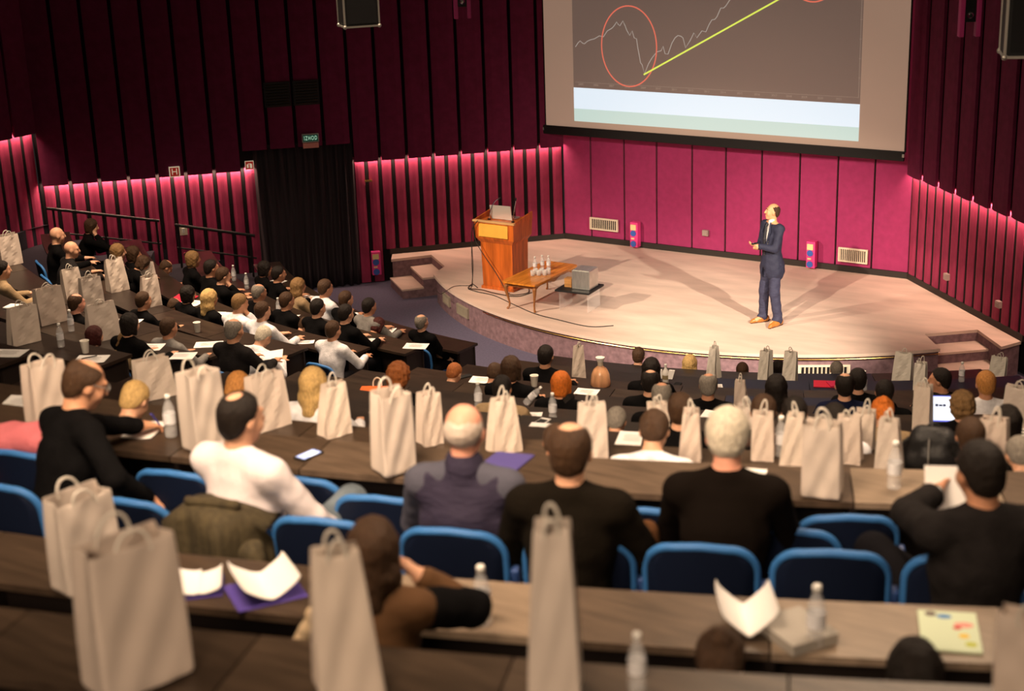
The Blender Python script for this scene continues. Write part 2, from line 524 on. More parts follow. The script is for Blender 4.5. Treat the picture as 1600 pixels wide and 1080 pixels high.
def vent(loc, rz, w, h, label, n=14, m=None, grp='vents'):
    root = empty('air_vent', loc, rz, label, 'vent', grp)
    bm = nb()
    for sx in (-1, 1): box(bm, (sx * (w / 2 - .012), 0, 0), (.024, .035, h))
    for sz in (-1, 1): box(bm, (0, 0, sz * (h / 2 - .012)), (w - .05, .035, .024))
    add_obj('frame', bm, m or M_cream, root)
    bm = nb(); box(bm, (0, .012, 0), (w - .03, .01, h - .03)); add_obj('backing', bm, M_dark, root)
    bm = nb()
    for i in range(n): box(bm, (-w / 2 + .035 + (w - .07) * i / (n - 1), -.002, 0), (.012, .02, h - .05), rot=Euler((0, 0, .6)))
    add_obj('vane', bm, m or M_cream, root)
vent((-2.36, -.06, .355), 0, .57, .22, 'cream framed vent in the back wall left of the pink box behind the cube')
vent((2.29, -.06, .295), 0, .50, .24, 'cream framed vent in the back wall at the right of the stage')
M_ventdark = mat('vent_bronze', (.30, .26, .2), .5)
for ph, lab, w in ((-38.6, 'left of two vents in the curved stage front', .36), (-31.8, 'right of two vents in the curved stage front', .42), (28.0, 'cream vent in the curved stage front behind the front row', .72)):
    p = pol(6.235, ph, -.25); vent(p, math.radians(ph), w, .17, lab, 12, M_ventdark if ph < 0 else M_cream, 'vents in the stage front')
M_socket = mat('grey_socket', (.35, .27, .25), .5)
for loc, rz, lab in (((-.37, -.04, .40), 0, 'small grey socket box on the back wall left of the speaker'), (on_right(1.33, .385, .06), RZR, 'nearer-the-corner socket box on the right wall'), (on_right(2.85, .375, .06), RZR, 'socket box on the right wall above the steps')):
    root = empty('socket_box', loc, rz, lab, 'socket', 'socket boxes')
    bm = nb(); box(bm, (0, 0, 0), (.11, .06, .1), bev=.008); add_obj('casing', bm, M_socket, root)
    bm = nb(); box(bm, (0, -.033, 0), (.075, .01, .065), bev=.003); add_obj('cover', bm, M_socket, root)

# ------------------------------------------------------------------ black curtain in the left doorway
bm = nb(); n = 150; prev = None
rnd = random.Random(3)
ph_ = [rnd.random() * 6.28 for _ in range(4)]
for i in range(n + 1):
    t = 3.80 + 1.72 * i / n
    y = .05 + .035 * math.sin(t * 46 + ph_[0]) + .022 * math.sin(t * 27 + ph_[1]) + .012 * math.sin(t * 83)
    y2 = .08 + .05 * math.sin(t * 44 + ph_[0] + .5) + .03 * math.sin(t * 25 + ph_[1])
    cur = []
    for j in range(9):
        f = j / 8
        cur.append(bm.verts.new((t, y * (1 - f) + y2 * f, 2.09 - (2.09 - FLOOR - .02) * f)))
    if prev:
        for j in range(8): bm.faces.new((prev[j], prev[j + 1], cur[j + 1], cur[j]))
    prev = cur
me = bm_mesh('curtain_cloth', bm, True)
root = empty('curtain', C1, 0, 'tall black curtain closing the doorway in the left wall', 'curtain')
root.matrix_world = wl.matrix_world.copy()
o = add_obj('cloth', me, M_blackfab, root)
sm = o.modifiers.new('thick', 'SOLIDIFY'); sm.thickness = .01
bm = nb(); tube(bm, [(3.8, .06, 2.11), (5.52, .06, 2.11)], .02, 8); add_obj('curtain_rod', bm, M_blackmetal, root)

# ------------------------------------------------------------------ projection screen
screen = empty('projection_screen', (0, -.36, 2.1), 0, 'large projection screen showing a price chart above the stage', 'screen')
def sobj(name, bm, m): return add_obj(name, bm, m, screen, (0, 0, -2.1))
M_scr = mat('projected_screen_margin', (.36, .28, .23), .9, emit=((.30, .19, .135), .75))
M_chart = mat('projected_chart_dark', (.24, .19, .165), .9, emit=((.135, .092, .074), .8))
M_bar1 = mat('projected_white', (.25, .25, .25), .9, emit=((.78, .90, 1.0), .9))
M_bar2 = mat('projected_pale_green', (.22, .22, .22), .9, emit=((.58, .75, .68), .85))
M_line = mat('projected_grey_line', (.3, .3, .3), .9, emit=((.36, .31, .27), .9))
M_redl = mat('projected_red', (.4, .1, .08), .9, emit=((.75, .16, .10), .9))
M_yel = mat('projected_yellow_green', (.4, .5, .1), .9, emit=((.68, .78, .10), 1.0))
M_axis = mat('projected_axis', (.3, .25, .2), .9, emit=((.26, .19, .15), .8))
bm = nb(); box(bm, (-.09, .01, 4.2), (6.5, .014, 4.12)); sobj('screen_surface', bm, M_scr)
bm = nb(); box(bm, (-.12, .01, 2.065), (6.56, .06, .155), bev=.01); sobj('bottom_batten', bm, M_black)
bm = nb(); box(bm, (-3.345, .012, 4.2), (.02, .03, 4.15)); box(bm, (3.17, .012, 4.2), (.02, .03, 4.15)); sobj('side_border', bm, M_black)
for x in (-3.39, 3.15):
    bm = nb(); box(bm, (x, .01, 2.075), (.035, .07, .05), bev=.008); sobj('batten_cap', bm, M_steel)
bm = nb(); box(bm, (-.17, 0, 4.40), (5.17, .006, 3.12)); sobj('chart_area', bm, M_chart)
bm = nb(); box(bm, (-.17, -.001, 2.655), (5.17, .006, .365)); sobj('white_band', bm, M_bar1)
bm = nb(); box(bm, (-.17, -.001, 2.362), (5.17, .006, .222)); sobj('pale_green_band', bm, M_bar2)
CH = [(-2.703, 3.541), (-2.65, 3.611), (-2.61, 3.646), (-2.564, 3.611), (-2.525, 3.599), (-2.465, 3.645), (-2.406, 3.671), (-2.328, 3.69), (-2.23, 3.744), (-2.152, 3.73), (-2.074, 3.833), (-2.008, 3.868), (-1.977, 3.886), (-1.938, 3.927), (-1.892, 3.988), (-1.862, 3.949), (-1.832, 3.924), (-1.774, 4.008), (-1.733, 3.933), (-1.703, 3.861), (-1.673, 3.813), (-1.647, 3.77), (-1.598, 3.848), (-1.561, 3.734), (-1.516, 3.719), (-1.494, 3.57), (-1.469, 3.454), (-1.444, 3.322), (-1.414, 3.29), (-1.369, 3.141), (-1.293, 3.312), (-1.225, 3.415), (-1.18, 3.466), (-1.132, 3.518), (-1.057, 3.537), (-1.02, 3.614), (-0.983, 3.491), (-0.928, 3.486), (-0.854, 3.676), (-0.799, 3.76), (-0.744, 3.801), (-0.69, 3.79), (-0.653, 3.765), (-0.606, 3.604), (-0.526, 3.721), (-0.455, 3.853), (-0.4, 3.774), (-0.311, 3.89), (-0.239, 3.876), (-0.187, 3.99), (-0.134, 4.072), (-0.081, 4.083), (-0.046, 4.122), (0.023, 4.267), (0.075, 4.268), (0.11, 4.301), (0.179, 4.397), (0.282, 4.525), (0.386, 4.496), (0.519, 4.747), (.7, 4.8), (.9, 5.0), (1.2, 5.1), (1.6, 5.3), (2.2, 5.6)]


def flatline(name, pts, w, m, y=-.005):
    bm = nb(); n = len(pts); L = []; R = []
    for i, p in enumerate(pts):
        a = Vector(pts[max(i - 1, 0)]); b = Vector(pts[min(i + 1, n - 1)]); t = (b - a).normalized(); nn = Vector((-t.y, t.x)) * w / 2
        L.append(bm.verts.new((p[0] + nn.x, y, p[1] + nn.y))); R.append(bm.verts.new((p[0] - nn.x, y, p[1] - nn.y)))
    for i in range(n - 1): bm.faces.new((L[i], R[i], R[i + 1], L[i + 1]))
    return sobj(name, bm, m)
flatline('price_line', CH, .014, M_line)
flatline('red_ellipse', [(-1.664 + .524 * math.cos(i * PI / 32), 3.585 + .675 * math.sin(i * PI / 32)) for i in range(65)], .022, M_redl, -.006)
flatline('red_ellipse', [(1.591 + .45 * math.cos(i * PI / 32), 4.95 + .55 * math.sin(i * PI / 32)) for i in range(65)], .022, M_redl, -.006)
flatline('trend_line', [(-1.385, 3.124), (2.2, 5.064)], .026, M_yel, -.007)
flatline('axis_line', [(-2.72, 2.935), (2.40, 2.945)], .006, M_axis)
flatline('axis_line', [(2.39, 2.945), (2.385, 5.9)], .008, M_axis)
for i, x in enumerate([-2.61, -2.314, -2.01, -1.70, -1.397, -1.115, -.817, -.512, -.218, .077, .374, .679, .977, 1.23, 1.49, 1.76, 2.07]):
    o = add_obj('axis_label', text_mesh(str(2005 + i), .05, .001), M_axis, screen, (x, -.005, 2.90 - 2.1))
bm = nb()
for i in range(9): box(bm, (2.39, -.004, 3.25 + i * .3), (.035, .003, .008))
sobj('axis_tick', bm, M_axis)

# ------------------------------------------------------------------ loudspeakers and lamps hanging in front of the wall
M_speakergrille = mat('black_speaker_grille', (.006, .006, .007), .7, bump=(300, .4))
M_alu = mat('aluminium_edge', (.5, .48, .44), .35, metal=.6)


def loudspeaker(loc, rz, w, d, h, label):
    root = empty('loudspeaker', loc, rz, label, 'loudspeaker', 'hanging loudspeakers')
    bm = nb(); box(bm, (0, 0, h / 2), (w, d, h), bev=.01); add_obj('cabinet', bm, M_black, root)
    bm = nb(); box(bm, (0, -d / 2 - .004, h / 2), (w - .07, .012, h - .07)); add_obj('grille', bm, M_speakergrille, root)
    bm = nb(); e = .02
    for sx in (-1, 1):
        for sy in (-1, 1): box(bm, (sx * w / 2, sy * d / 2, h / 2), (e, e, h))
        for z in (0, h): box(bm, (sx * w / 2, 0, z), (e, d, e))
    for sy in (-1, 1):
        for z in (0, h): box(bm, (0, sy * d / 2, z), (w, e, e))
    add_obj('edge_trim', bm, M_alu, root)
    for sx in (-1, 1):
        for sy in (-1, 1):
            bm = nb(); bmesh.ops.create_uvsphere(bm, u_segments=8, v_segments=6, radius=.024); add_obj('ball_corner', bm, M_alu, root, (sx * w / 2, sy * d / 2, 0))
    for sx in (-1, 1):
        bm = nb(); tube(bm, [(sx * w * .35, 0, h), (sx * w * .35, 0, 9.1 - loc[2])], .012, 6); add_obj('hanging_rod', bm, M_blackmetal, root)
loudspeaker((-.40, -9.40, 4.985), math.radians(50), .40, .34, .62, 'black loudspeaker with metal edges hanging left of the screen')
loudspeaker((7.60, -11.15, 5.20), math.radians(20), .50, .40, .7, 'black loudspeaker with metal edges at the top right corner of the picture')
M_pinkmetal = mat('magenta_painted_metal', (.40, .03, .16), .5)


def lamp(loc, rz, label):
    root = empty('wall_floodlight', loc, rz, label, 'lamp', 'magenta lamp housings')
    for sx in (-1, 1):
        bm = nb(); box(bm, (sx * .085, 0, .25), (.05, .1, .5), bev=.008); add_obj('side_cheek', bm, M_pinkmetal, root)
    bm = nb(); box(bm, (0, .02, .3), (.12, .08, .3), bev=.01); add_obj('lamp_body', bm, M_blackmetal, root)
    bm = nb(); lathe(bm, [(.03, -.02), (.035, 0), (.02, .02)], 12); bm.transform(Matrix.Rotation(PI / 2, 4, 'X')); add_obj('lens', bm, M_chrome, root, (0, -.03, .22))
    bm = nb(); tube(bm, [(0, .05, .45), (0, .05, 9.1 - loc[2])], .015, 6); add_obj('hanging_rod', bm, M_blackmetal, root)
lamp((-.79, -6.68, 4.755), math.radians(40), 'magenta lamp housing at the top edge between loudspeaker and screen')
lamp((6.0, -7.32, 4.83), math.radians(30), 'magenta lamp housing at the top edge right of the screen')

# ================================================================== things on the stage
M_cherry = mat('cherry_wood', (.52, .12, .018), .38, noise=(2.2, .35, (7, 7, .7)), spec=.5)
M_cherrytop = mat('light_wood_edge', (.62, .36, .15), .4, noise=(3, .2, (1, 7, 7)))
M_plaque = mat('yellow_plaque', (.80, .45, .07), .45, noise=(6, .08))
M_tabletop = mat('honey_wood', (.60, .22, .03), .22, noise=(2.0, .35, (9, 1, 1)), spec=.6)
M_tableleg = mat('brown_wood', (.30, .12, .035), .35)
M_silver = mat('silver_laptop', (.7, .68, .64), .35, metal=.5)
M_glass = mat('clear_plastic', (.9, .9, .9), .05, alpha=.38, spec=.9)
M_acryl = mat('clear_acrylic', (.95, .92, .9), .04, alpha=.16, spec=.7)
M_cable = mat('black_cable', (.02, .017, .015), .5)


def taper_box(bm, z0, z1, x0, x1, y0, y1, X0, X1, Y0, Y1):
    lo = [bm.verts.new(p) for p in ((x0, y0, z0), (x1, y0, z0), (x1, y1, z0), (x0, y1, z0))]
    hi = [bm.verts.new(p) for p in ((X0, Y0, z1), (X1, Y0, z1), (X1, Y1, z1), (X0, Y1, z1))]
    bm.faces.new(lo[::-1]); bm.faces.new(hi)
    for i in range(4): bm.faces.new((lo[i], lo[(i + 1) % 4], hi[(i + 1) % 4], hi[i]))


lect = empty('lectern', (-2.49, -3.20, 0), 0, 'reddish wooden lectern with a yellow plaque on the stage', 'lectern')
bm = nb(); box(bm, (0, 0, .025), (.62, .52, .05), bev=.006); add_obj('base', bm, M_cherry, lect)
bm = nb(); taper_box(bm, .05, .78, -.285, .285, -.235, .235, -.30, .30, -.245, .245); add_obj('column', bm, M_cherry, lect)
bm = nb(); taper_box(bm, .78, .86, -.30, .30, -.245, .245, -.36, .36, -.29, .27); add_obj('cornice', bm, M_cherry, lect)
bm = nb()
taper_box(bm, .86, 1.13, -.36, .36, -.29, .27, -.375, .375, -.305, .28)
add_obj('head_box', bm, M_cherry, lect)
bm = nb(); box(bm, (-.01, -.306, 1.00), (.55, .012, .21), rot=Euler((-.05, 0, 0))); add_obj('plaque', bm, M_plaque, lect)
bm = nb(); box(bm, (0, -.295, 1.145), (.79, .05, .035), bev=.008); add_obj('front_ledge', bm, M_cherrytop, lect)
for sx in (-1, 1):
    bm = nb(); prism(bm, [(-.29, 1.12), (.27, 1.12), (.28, 1.24), (-.29, 1.16)], -.012, .012)
    bm.transform(Matrix(((0, 0, 1, sx * .372), (1, 0, 0, 0), (0, 1, 0, 0), (0, 0, 0, 1)))); add_obj('side_board', bm, M_cherry, lect)
# laptop on it: only its lid stands above the ledge
lt = empty('laptop', (-2.49, -3.25, 1.133), 0, 'silver laptop open on the lectern, back of its lid to the hall', 'laptop')
bm = nb(); box(bm, (0, .13, .01), (.38, .25, .018), bev=.005); add_obj('keyboard_base', bm, M_silver, lt)
bm = nb(); box(bm, (0, -.02, .125), (.38, .012, .24), bev=.005, rot=Euler((.2, 0, .08))); add_obj('lid', bm, M_silver, lt)
bm = nb(); box(bm, (0, -.012, .125), (.35, .004, .2), rot=Euler((.2, 0, .08))); add_obj('display', bm, M_black, lt)
for x, sgn, lab in ((-.20, 1, 'left gooseneck microphone on the lectern'), (.255, 1, 'right gooseneck microphone on the lectern')):
    m_ = empty('gooseneck_microphone', (-2.49 + x, -3.20 - .12, 1.133), 0, lab, 'microphone', 'gooseneck microphones')
    bm = nb(); lathe(bm, [(.028, 0), (.028, .012), (.012, .02)], 12); add_obj('foot', bm, M_blackmetal, m_)
    if x < 0: pts = bez((0, 0, .015), (.03, 0, .15), (.06, .02, .3), (.17, .03, .35), 14)
    else: pts = bez((0, 0, .015), (.01, 0, .12), (.03, .02, .26), (.05, .02, .35), 14)
    bm = nb(); tube(bm, pts, .0085, 6); add_obj('gooseneck', bm, M_chrome, m_)
    d = (pts[-1] - pts[-2]).normalized()
    bm = nb(); tube(bm, [pts[-1], pts[-1] + d * .01, pts[-1] + d * .045, pts[-1] + d * .05], [.006, .013, .013, .006], 8); add_obj('capsule', bm, M_black, m_)

# low table with curved legs
tb = empty('coffee_table', (-1.535, -3.67, 0), 0, 'low honey-coloured wooden table with curved legs in front of the lectern', 'table')
bm = nb()
pl = []
for sx, sy in ((1, 1), (-1, 1), (-1, -1), (1, -1)):
    cx, cy = sx * .26, sy * .64
    seq = [(cx + sx * .05, cy - sy * .04), (cx + sx * .035, cy + sy * .015), (cx - sx * .03, cy + sy * .04)]
    pl += seq if sx * sy > 0 else seq[::-1]
prism(bm, pl, .435, .462); add_obj('table_top', bm, M_tabletop, tb)
bm = nb()
for sx in (-1, 1):
    n = 24; lo = []; hi = []
    for i in range(n + 1):
        y = -.6 + 1.2 * i / n; zz = .38 - .02 * math.cos(y * 10.5) - .01 * math.cos(y * 21)
        lo.append((y, zz)); hi.append((y, .436))
    poly = lo + hi[::-1]
    b2 = nb(); prism(b2, poly, -.01, .01); b2.transform(Matrix(((0, 0, 1, sx * .245), (1, 0, 0, 0), (0, 1, 0, 0), (0, 0, 0, 1))))
    tmp = bpy.data.meshes.new('t'); b2.to_mesh(tmp); b2.free(); bm.from_mesh(tmp)
for sy in (-1, 1): box(bm, (0, sy * .6, .405), (.48, .02, .06))
add_obj('apron', bm, M_tableleg, tb)
for sx in (-1, 1):
    for sy in (-1, 1):
        pts = [(sx * (.235 + dx), sy * (.59 + dx), z_) for dx, z_ in ((0, .43), (.028, .37), (.025, .30), (.005, .2), (-.012, .1), (-.008, .045), (.012, .015), (.016, .0))]
        bm = nb(); tube(bm, pts, [.03, .034, .027, .019, .014, .014, .02, .016], 8); add_obj('leg', bm, M_tableleg, tb)


def bottle_meshes():
    body = nb(); lathe(body, [(.024, 0), (.031, .006), (.031, .05), (.029, .055), (.031, .06), (.031, .13), (.029, .15), (.017, .18), (.0125, .195), (.0125, .2)], 18)
    lab = nb(); lathe(lab, [(.0318, .072), (.0318, .125)], 18, caps=False)
    water = nb(); lathe(water, [(.022, .004), (.0295, .008), (.0295, .115)], 16)
    cap = nb(); lathe(cap, [(.0145, .198), (.0145, .218), (.012, .221)], 14)
    return [bm_mesh(n, b, True) for n, b in (('bottle_body', body), ('label', lab), ('water', water), ('cap', cap))]
BOT = bottle_meshes()
M_label = mat('bottle_label', (.72, .72, .75), .5)
M_water = mat('bottle_water', (.9, .93, .95), .02, trans=1., ior=1.33)
M_bottle = mat('bottle_clear_shell', (.85, .86, .88), .08, alpha=.27, spec=.9)
M_caps = mat('bottle_cap_white', (.85, .84, .8), .5)


def bottle(loc, label, group, s=1.08, rot=(0, 0, 0)):
    root = empty('water_bottle', loc, 0, label, 'bottle', group); root.scale = (s, s, s); root.rotation_euler = rot
    add_obj('bottle_body', BOT[0], M_bottle, root); add_obj('label', BOT[1], M_label, root); add_obj('cap', BOT[3], M_caps, root)
    return root
for x, y, lab in ((-1.66, -3.62, 'leftmost of three water bottles on the low wooden table'), (-1.60, -3.50, 'tallest-looking middle water bottle on the low wooden table'), (-1.50, -3.47, 'rightmost of three water bottles on the low wooden table')):
    bottle((x, y, .462), lab, 'water bottles on the low table')
gl = nb(); lathe(gl, [(.026, 0), (.032, .004), (.036, .09), (.034, .09), (.03, .012), (.001, .012)], 18, caps=False); GL = bm_mesh('drinking_glass', gl, True)
for i, (x, y) in enumerate(((-1.56, -3.77), (-1.48, -3.72), (-1.47, -3.83), (-1.39, -3.78), (-1.38, -3.68), (-1.55, -3.88))):
    o = add_obj('drinking_glass', GL, M_glass, None, (x, y, .463))
    tag(o, 'clear drinking glass in the cluster beside the bottles on the low wooden table', 'glass', 'drinking glasses on the low table')
# clear acrylic side table with a black top
ac = empty('acrylic_side_table', (-.79, -3.74, 0), math.radians(4), 'small clear side table with a black square top on the stage', 'table')
bm = nb(); box(bm, (0, 0, .325), (.58, .56, .03), bev=.004); add_obj('top', bm, M_black, ac)
for sx in (-1, 1):
    bm = nb(); box(bm, (sx * .24, 0, .155), (.012, .44, .31)); add_obj('side_panel', bm, M_acryl, ac)
bm = nb(); tube(bm, [(0, .1, .31), (0, .1, .26)], .015, 8); add_obj('bracket', bm, M_black, ac)
root = empty('metal_cube', (-.70, -3.72, .341), math.radians(4), 'silvery metal cube on the black-topped side table', 'cube')
bm = nb(); box(bm, (0, 0, .15), (.30, .32, .29), bev=.006); add_obj('body', bm, M_steel, root)
bm = nb(); box(bm, (0, 0, .30), (.27, .29, .012), bev=.004); add_obj('lid', bm, M_steel, root)
root = empty('wooden_box', (-.945, -3.78, .341), math.radians(4), 'small wooden box beside the metal cube', 'box')
M_oak = mat('oak_box', (.45, .22, .07), .5, noise=(4, .3, (1, 1, 8)))
bm = nb(); box(bm, (0, 0, .06), (.12, .12, .12), bev=.006); add_obj('body', bm, M_oak, root)
bm = nb(); box(bm, (0, 0, .128), (.126, .126, .016), bev=.004); add_obj('lid', bm, M_oak, root)


def cable(name, pts, label, r=.007):
    P_ = [Vector(p) for p in pts]; out = []
    for i in range(len(P_) - 1):
        a = P_[max(i - 1, 0)]; b = P_[i]; c = P_[i + 1]; d = P_[min(i + 2, len(P_) - 1)]
        for j in range(6):
            t = j / 6
            out.append(.5 * ((2 * b) + (c - a) * t + (2 * a - 5 * b + 4 * c - d) * t * t + (3 * b - a - 3 * c + d) * t ** 3))
    out.append(P_[-1])
    bm = nb(); tube(bm, out, r, 6); tag(add_obj(name, bm, M_cable), label, 'cable', 'cables on the stage')
zc_ = .008
cable('cable', [(-2.76, -3.55, 1.16), (-2.88, -3.56, .95), (-2.87, -3.58, .4), (-2.90, -3.6, .05), (-2.95, -3.62, zc_), (-2.72, -3.70, zc_), (-2.35, -3.77, zc_), (-1.86, -4.03, zc_), (-1.27, -4.33, zc_), (-.79, -4.45, zc_), (-.18, -4.55, zc_), (.13, -4.35, zc_)], 'long black cable running from the lectern along the stage edge')
cable('cable', [(-2.86, -3.52, 1.13), (-2.80, -3.56, .8), (-2.45, -3.53, .3), (-2.25, -3.56, .04), (-2.1, -3.6, zc_), (-1.95, -3.4, zc_), (-2.05, -3.2, zc_)], 'thin black cable slanting across the lectern front')
cable('cable', [(-2.93, -3.45, 1.16), (-2.94, -3.50, .6), (-2.98, -3.45, .05), (-3.05, -3.45, zc_), (-3.25, -3.6, zc_), (-3.19, -4.05, zc_), (-3.35, -3.95, zc_)], 'thin cable hanging at the left side of the lectern', .005)
cable('cable', [(-2.85, -3.5, zc_), (-3.05, -3.35, zc_), (-2.95, -3.62, zc_ + .01), (-2.7, -3.6, zc_ + .012), (-2.4, -3.68, zc_ + .012), (-2.0, -3.65, zc_), (-1.9, -3.35, zc_)], 'tangled cable at the foot of the lectern')
# ================================================================== desk rows
def arc_slab(bm, r0, r1, a0, a1, z0, z1, n=None):
    n = n or max(2, int(abs(a1 - a0) * r0 * .0175 / .16))
    prev = None
    for i in range(n + 1):
        a = a0 + (a1 - a0) * i / n
        cur = [bm.verts.new(pol(r, a, z_)) for r, z_ in ((r0, z0), (r1, z0), (r1, z1), (r0, z1))]
        if prev:
            for u in range(4):
                v = (u + 1) % 4
                bm.faces.new((prev[u], prev[v], cur[v], cur[u]))
        else:
            bm.faces.new(cur[::-1])
        prev = cur
    bm.faces.new(prev)


def left_limit(r, gap=1.0):
    a = 0.
    while a > -75:
        p = pol(r, a)
        if (p - C1).dot(N1) < gap or p.x - CL.x < gap: break
        a -= .25
    return a


ORD = ['first', 'second', 'third', 'fourth', 'fifth', 'sixth', 'seventh', 'eighth', 'ninth', 'tenth', 'eleventh', 'twelfth', 'thirteenth']
R_END = [38, 38, 37, 36, 34.5, 33.5, 32.5, 31.5, 30.5, 29.5, 28.5, 27.6, 27.2]


def desk_row(k, a0, a1, label, seams=None, mats=None):
    zt = ZK[k]; r0 = RK[k]; r1 = r0 + DEPTH
    root = empty('desk_row', pol((r0 + r1) / 2, (a0 + a1) / 2, zt - .75), 0, label, 'desk', 'curved desk rows')
    inv = Matrix.Translation(-root.location)
    if seams is None:
        n = max(1, int(round((a1 - a0) * math.radians(1) * r0 / 1.25))); seams = [a0 + (a1 - a0) * i / n for i in range(n + 1)]
    gap = math.degrees(.004 / r0)
    for i, (s0, s1) in enumerate(zip(seams, seams[1:])):
        bm = nb(); arc_slab(bm, r0, r1, s0 + gap, s1 - gap, zt - .032, zt); bm.transform(inv)
        m = mats[i] if mats else DESK_M[(i * 7 + k * 3) % 4]
        add_obj('worktop', bm, m, root)
    bm = nb(); arc_slab(bm, r0 + .05, r0 + .07, a0 + gap * 3, a1 - gap * 3, zt - .74, zt - .033); bm.transform(inv); add_obj('front_panel', bm, M_deskedge, root)
    for s in seams:
        s = min(max(s, a0 + .25), a1 - .25)
        bm = nb(); da = math.degrees(.018 / r0)
        arc_slab(bm, r0 + .07, r1 - .06, s - da, s + da, zt - .745, zt - .033, 1); bm.transform(inv); add_obj('support', bm, M_deskedge, root)
    return root


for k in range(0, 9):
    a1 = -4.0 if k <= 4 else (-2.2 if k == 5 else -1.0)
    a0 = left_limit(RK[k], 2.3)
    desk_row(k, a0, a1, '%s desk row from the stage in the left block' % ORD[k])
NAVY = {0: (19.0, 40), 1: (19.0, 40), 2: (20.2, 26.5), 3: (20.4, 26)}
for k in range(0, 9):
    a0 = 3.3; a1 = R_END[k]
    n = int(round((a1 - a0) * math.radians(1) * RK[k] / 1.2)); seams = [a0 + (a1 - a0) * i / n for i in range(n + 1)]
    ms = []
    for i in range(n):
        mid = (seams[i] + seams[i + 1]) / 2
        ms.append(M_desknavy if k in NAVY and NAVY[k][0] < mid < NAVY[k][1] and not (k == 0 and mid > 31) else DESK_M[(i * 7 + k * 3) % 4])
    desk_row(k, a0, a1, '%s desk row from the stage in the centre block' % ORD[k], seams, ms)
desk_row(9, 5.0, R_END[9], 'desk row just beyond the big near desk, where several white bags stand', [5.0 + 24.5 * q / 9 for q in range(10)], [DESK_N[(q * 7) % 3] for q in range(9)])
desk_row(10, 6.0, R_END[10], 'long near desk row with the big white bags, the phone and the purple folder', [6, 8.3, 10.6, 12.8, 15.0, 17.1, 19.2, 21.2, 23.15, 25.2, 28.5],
         [DESK_N[1], DESK_N[0], DESK_N[2], DESK_N[1], DESK_N[3], DESK_N[0], DESK_N[3], DESK_N[1], M_desksheen, DESK_N[3]])
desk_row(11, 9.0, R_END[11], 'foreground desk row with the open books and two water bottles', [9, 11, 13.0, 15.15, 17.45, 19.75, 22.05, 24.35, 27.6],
         [DESK_N[0], DESK_N[1], DESK_N[2], DESK_N[0], M_desksheen, DESK_N[3], M_desksheen, DESK_N[3]])
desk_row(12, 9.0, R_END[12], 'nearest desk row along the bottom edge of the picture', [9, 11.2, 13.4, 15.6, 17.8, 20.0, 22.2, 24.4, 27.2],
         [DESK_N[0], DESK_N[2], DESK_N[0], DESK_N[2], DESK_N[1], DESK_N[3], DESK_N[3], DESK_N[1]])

# ================================================================== blue seats
M_chairback = mat('dark_blue_seat_shell', (.004, .008, .024), .6, bump=(150, .1), spec=.2)
M_rim = mat('bright_blue_seat_edge', (.035, .15, .40), .5)
M_seat = mat('blue_seat_cushion', (.02, .07, .22), .8, bump=(150, .2))
M_arm = mat('blue_arm_bracket', (.03, .07, .22), .45)


def chair_outline(n=40):
    pts = []
    w0, w1, h0, h1, rr = .185, .222, .44, .87, .115
    # bottom narrow, top wide with big round corners
    pts.append((-w0, h0)); pts.append((-w1, h0 + .18))
    for i in range(9):
        a = PI - i * PI / 16
        pts.append((-w1 + rr + rr * math.cos(a), h1 - rr - .012 + rr * math.sin(a)))
    pts.append((0, h1))
    for i in range(9):
        a = PI / 2 - i * PI / 16
        pts.append((w1 - rr + rr * math.cos(a), h1 - rr - .012 + rr * math.sin(a)))
    pts.append((w1, h0 + .18)); pts.append((w0, h0))
    return pts


def bend(x, z):
    """backrest surface: wraps round the sitter, leans back"""
    return -.20 + .55 * x * x * 1.6 - .12 * (z - .44)


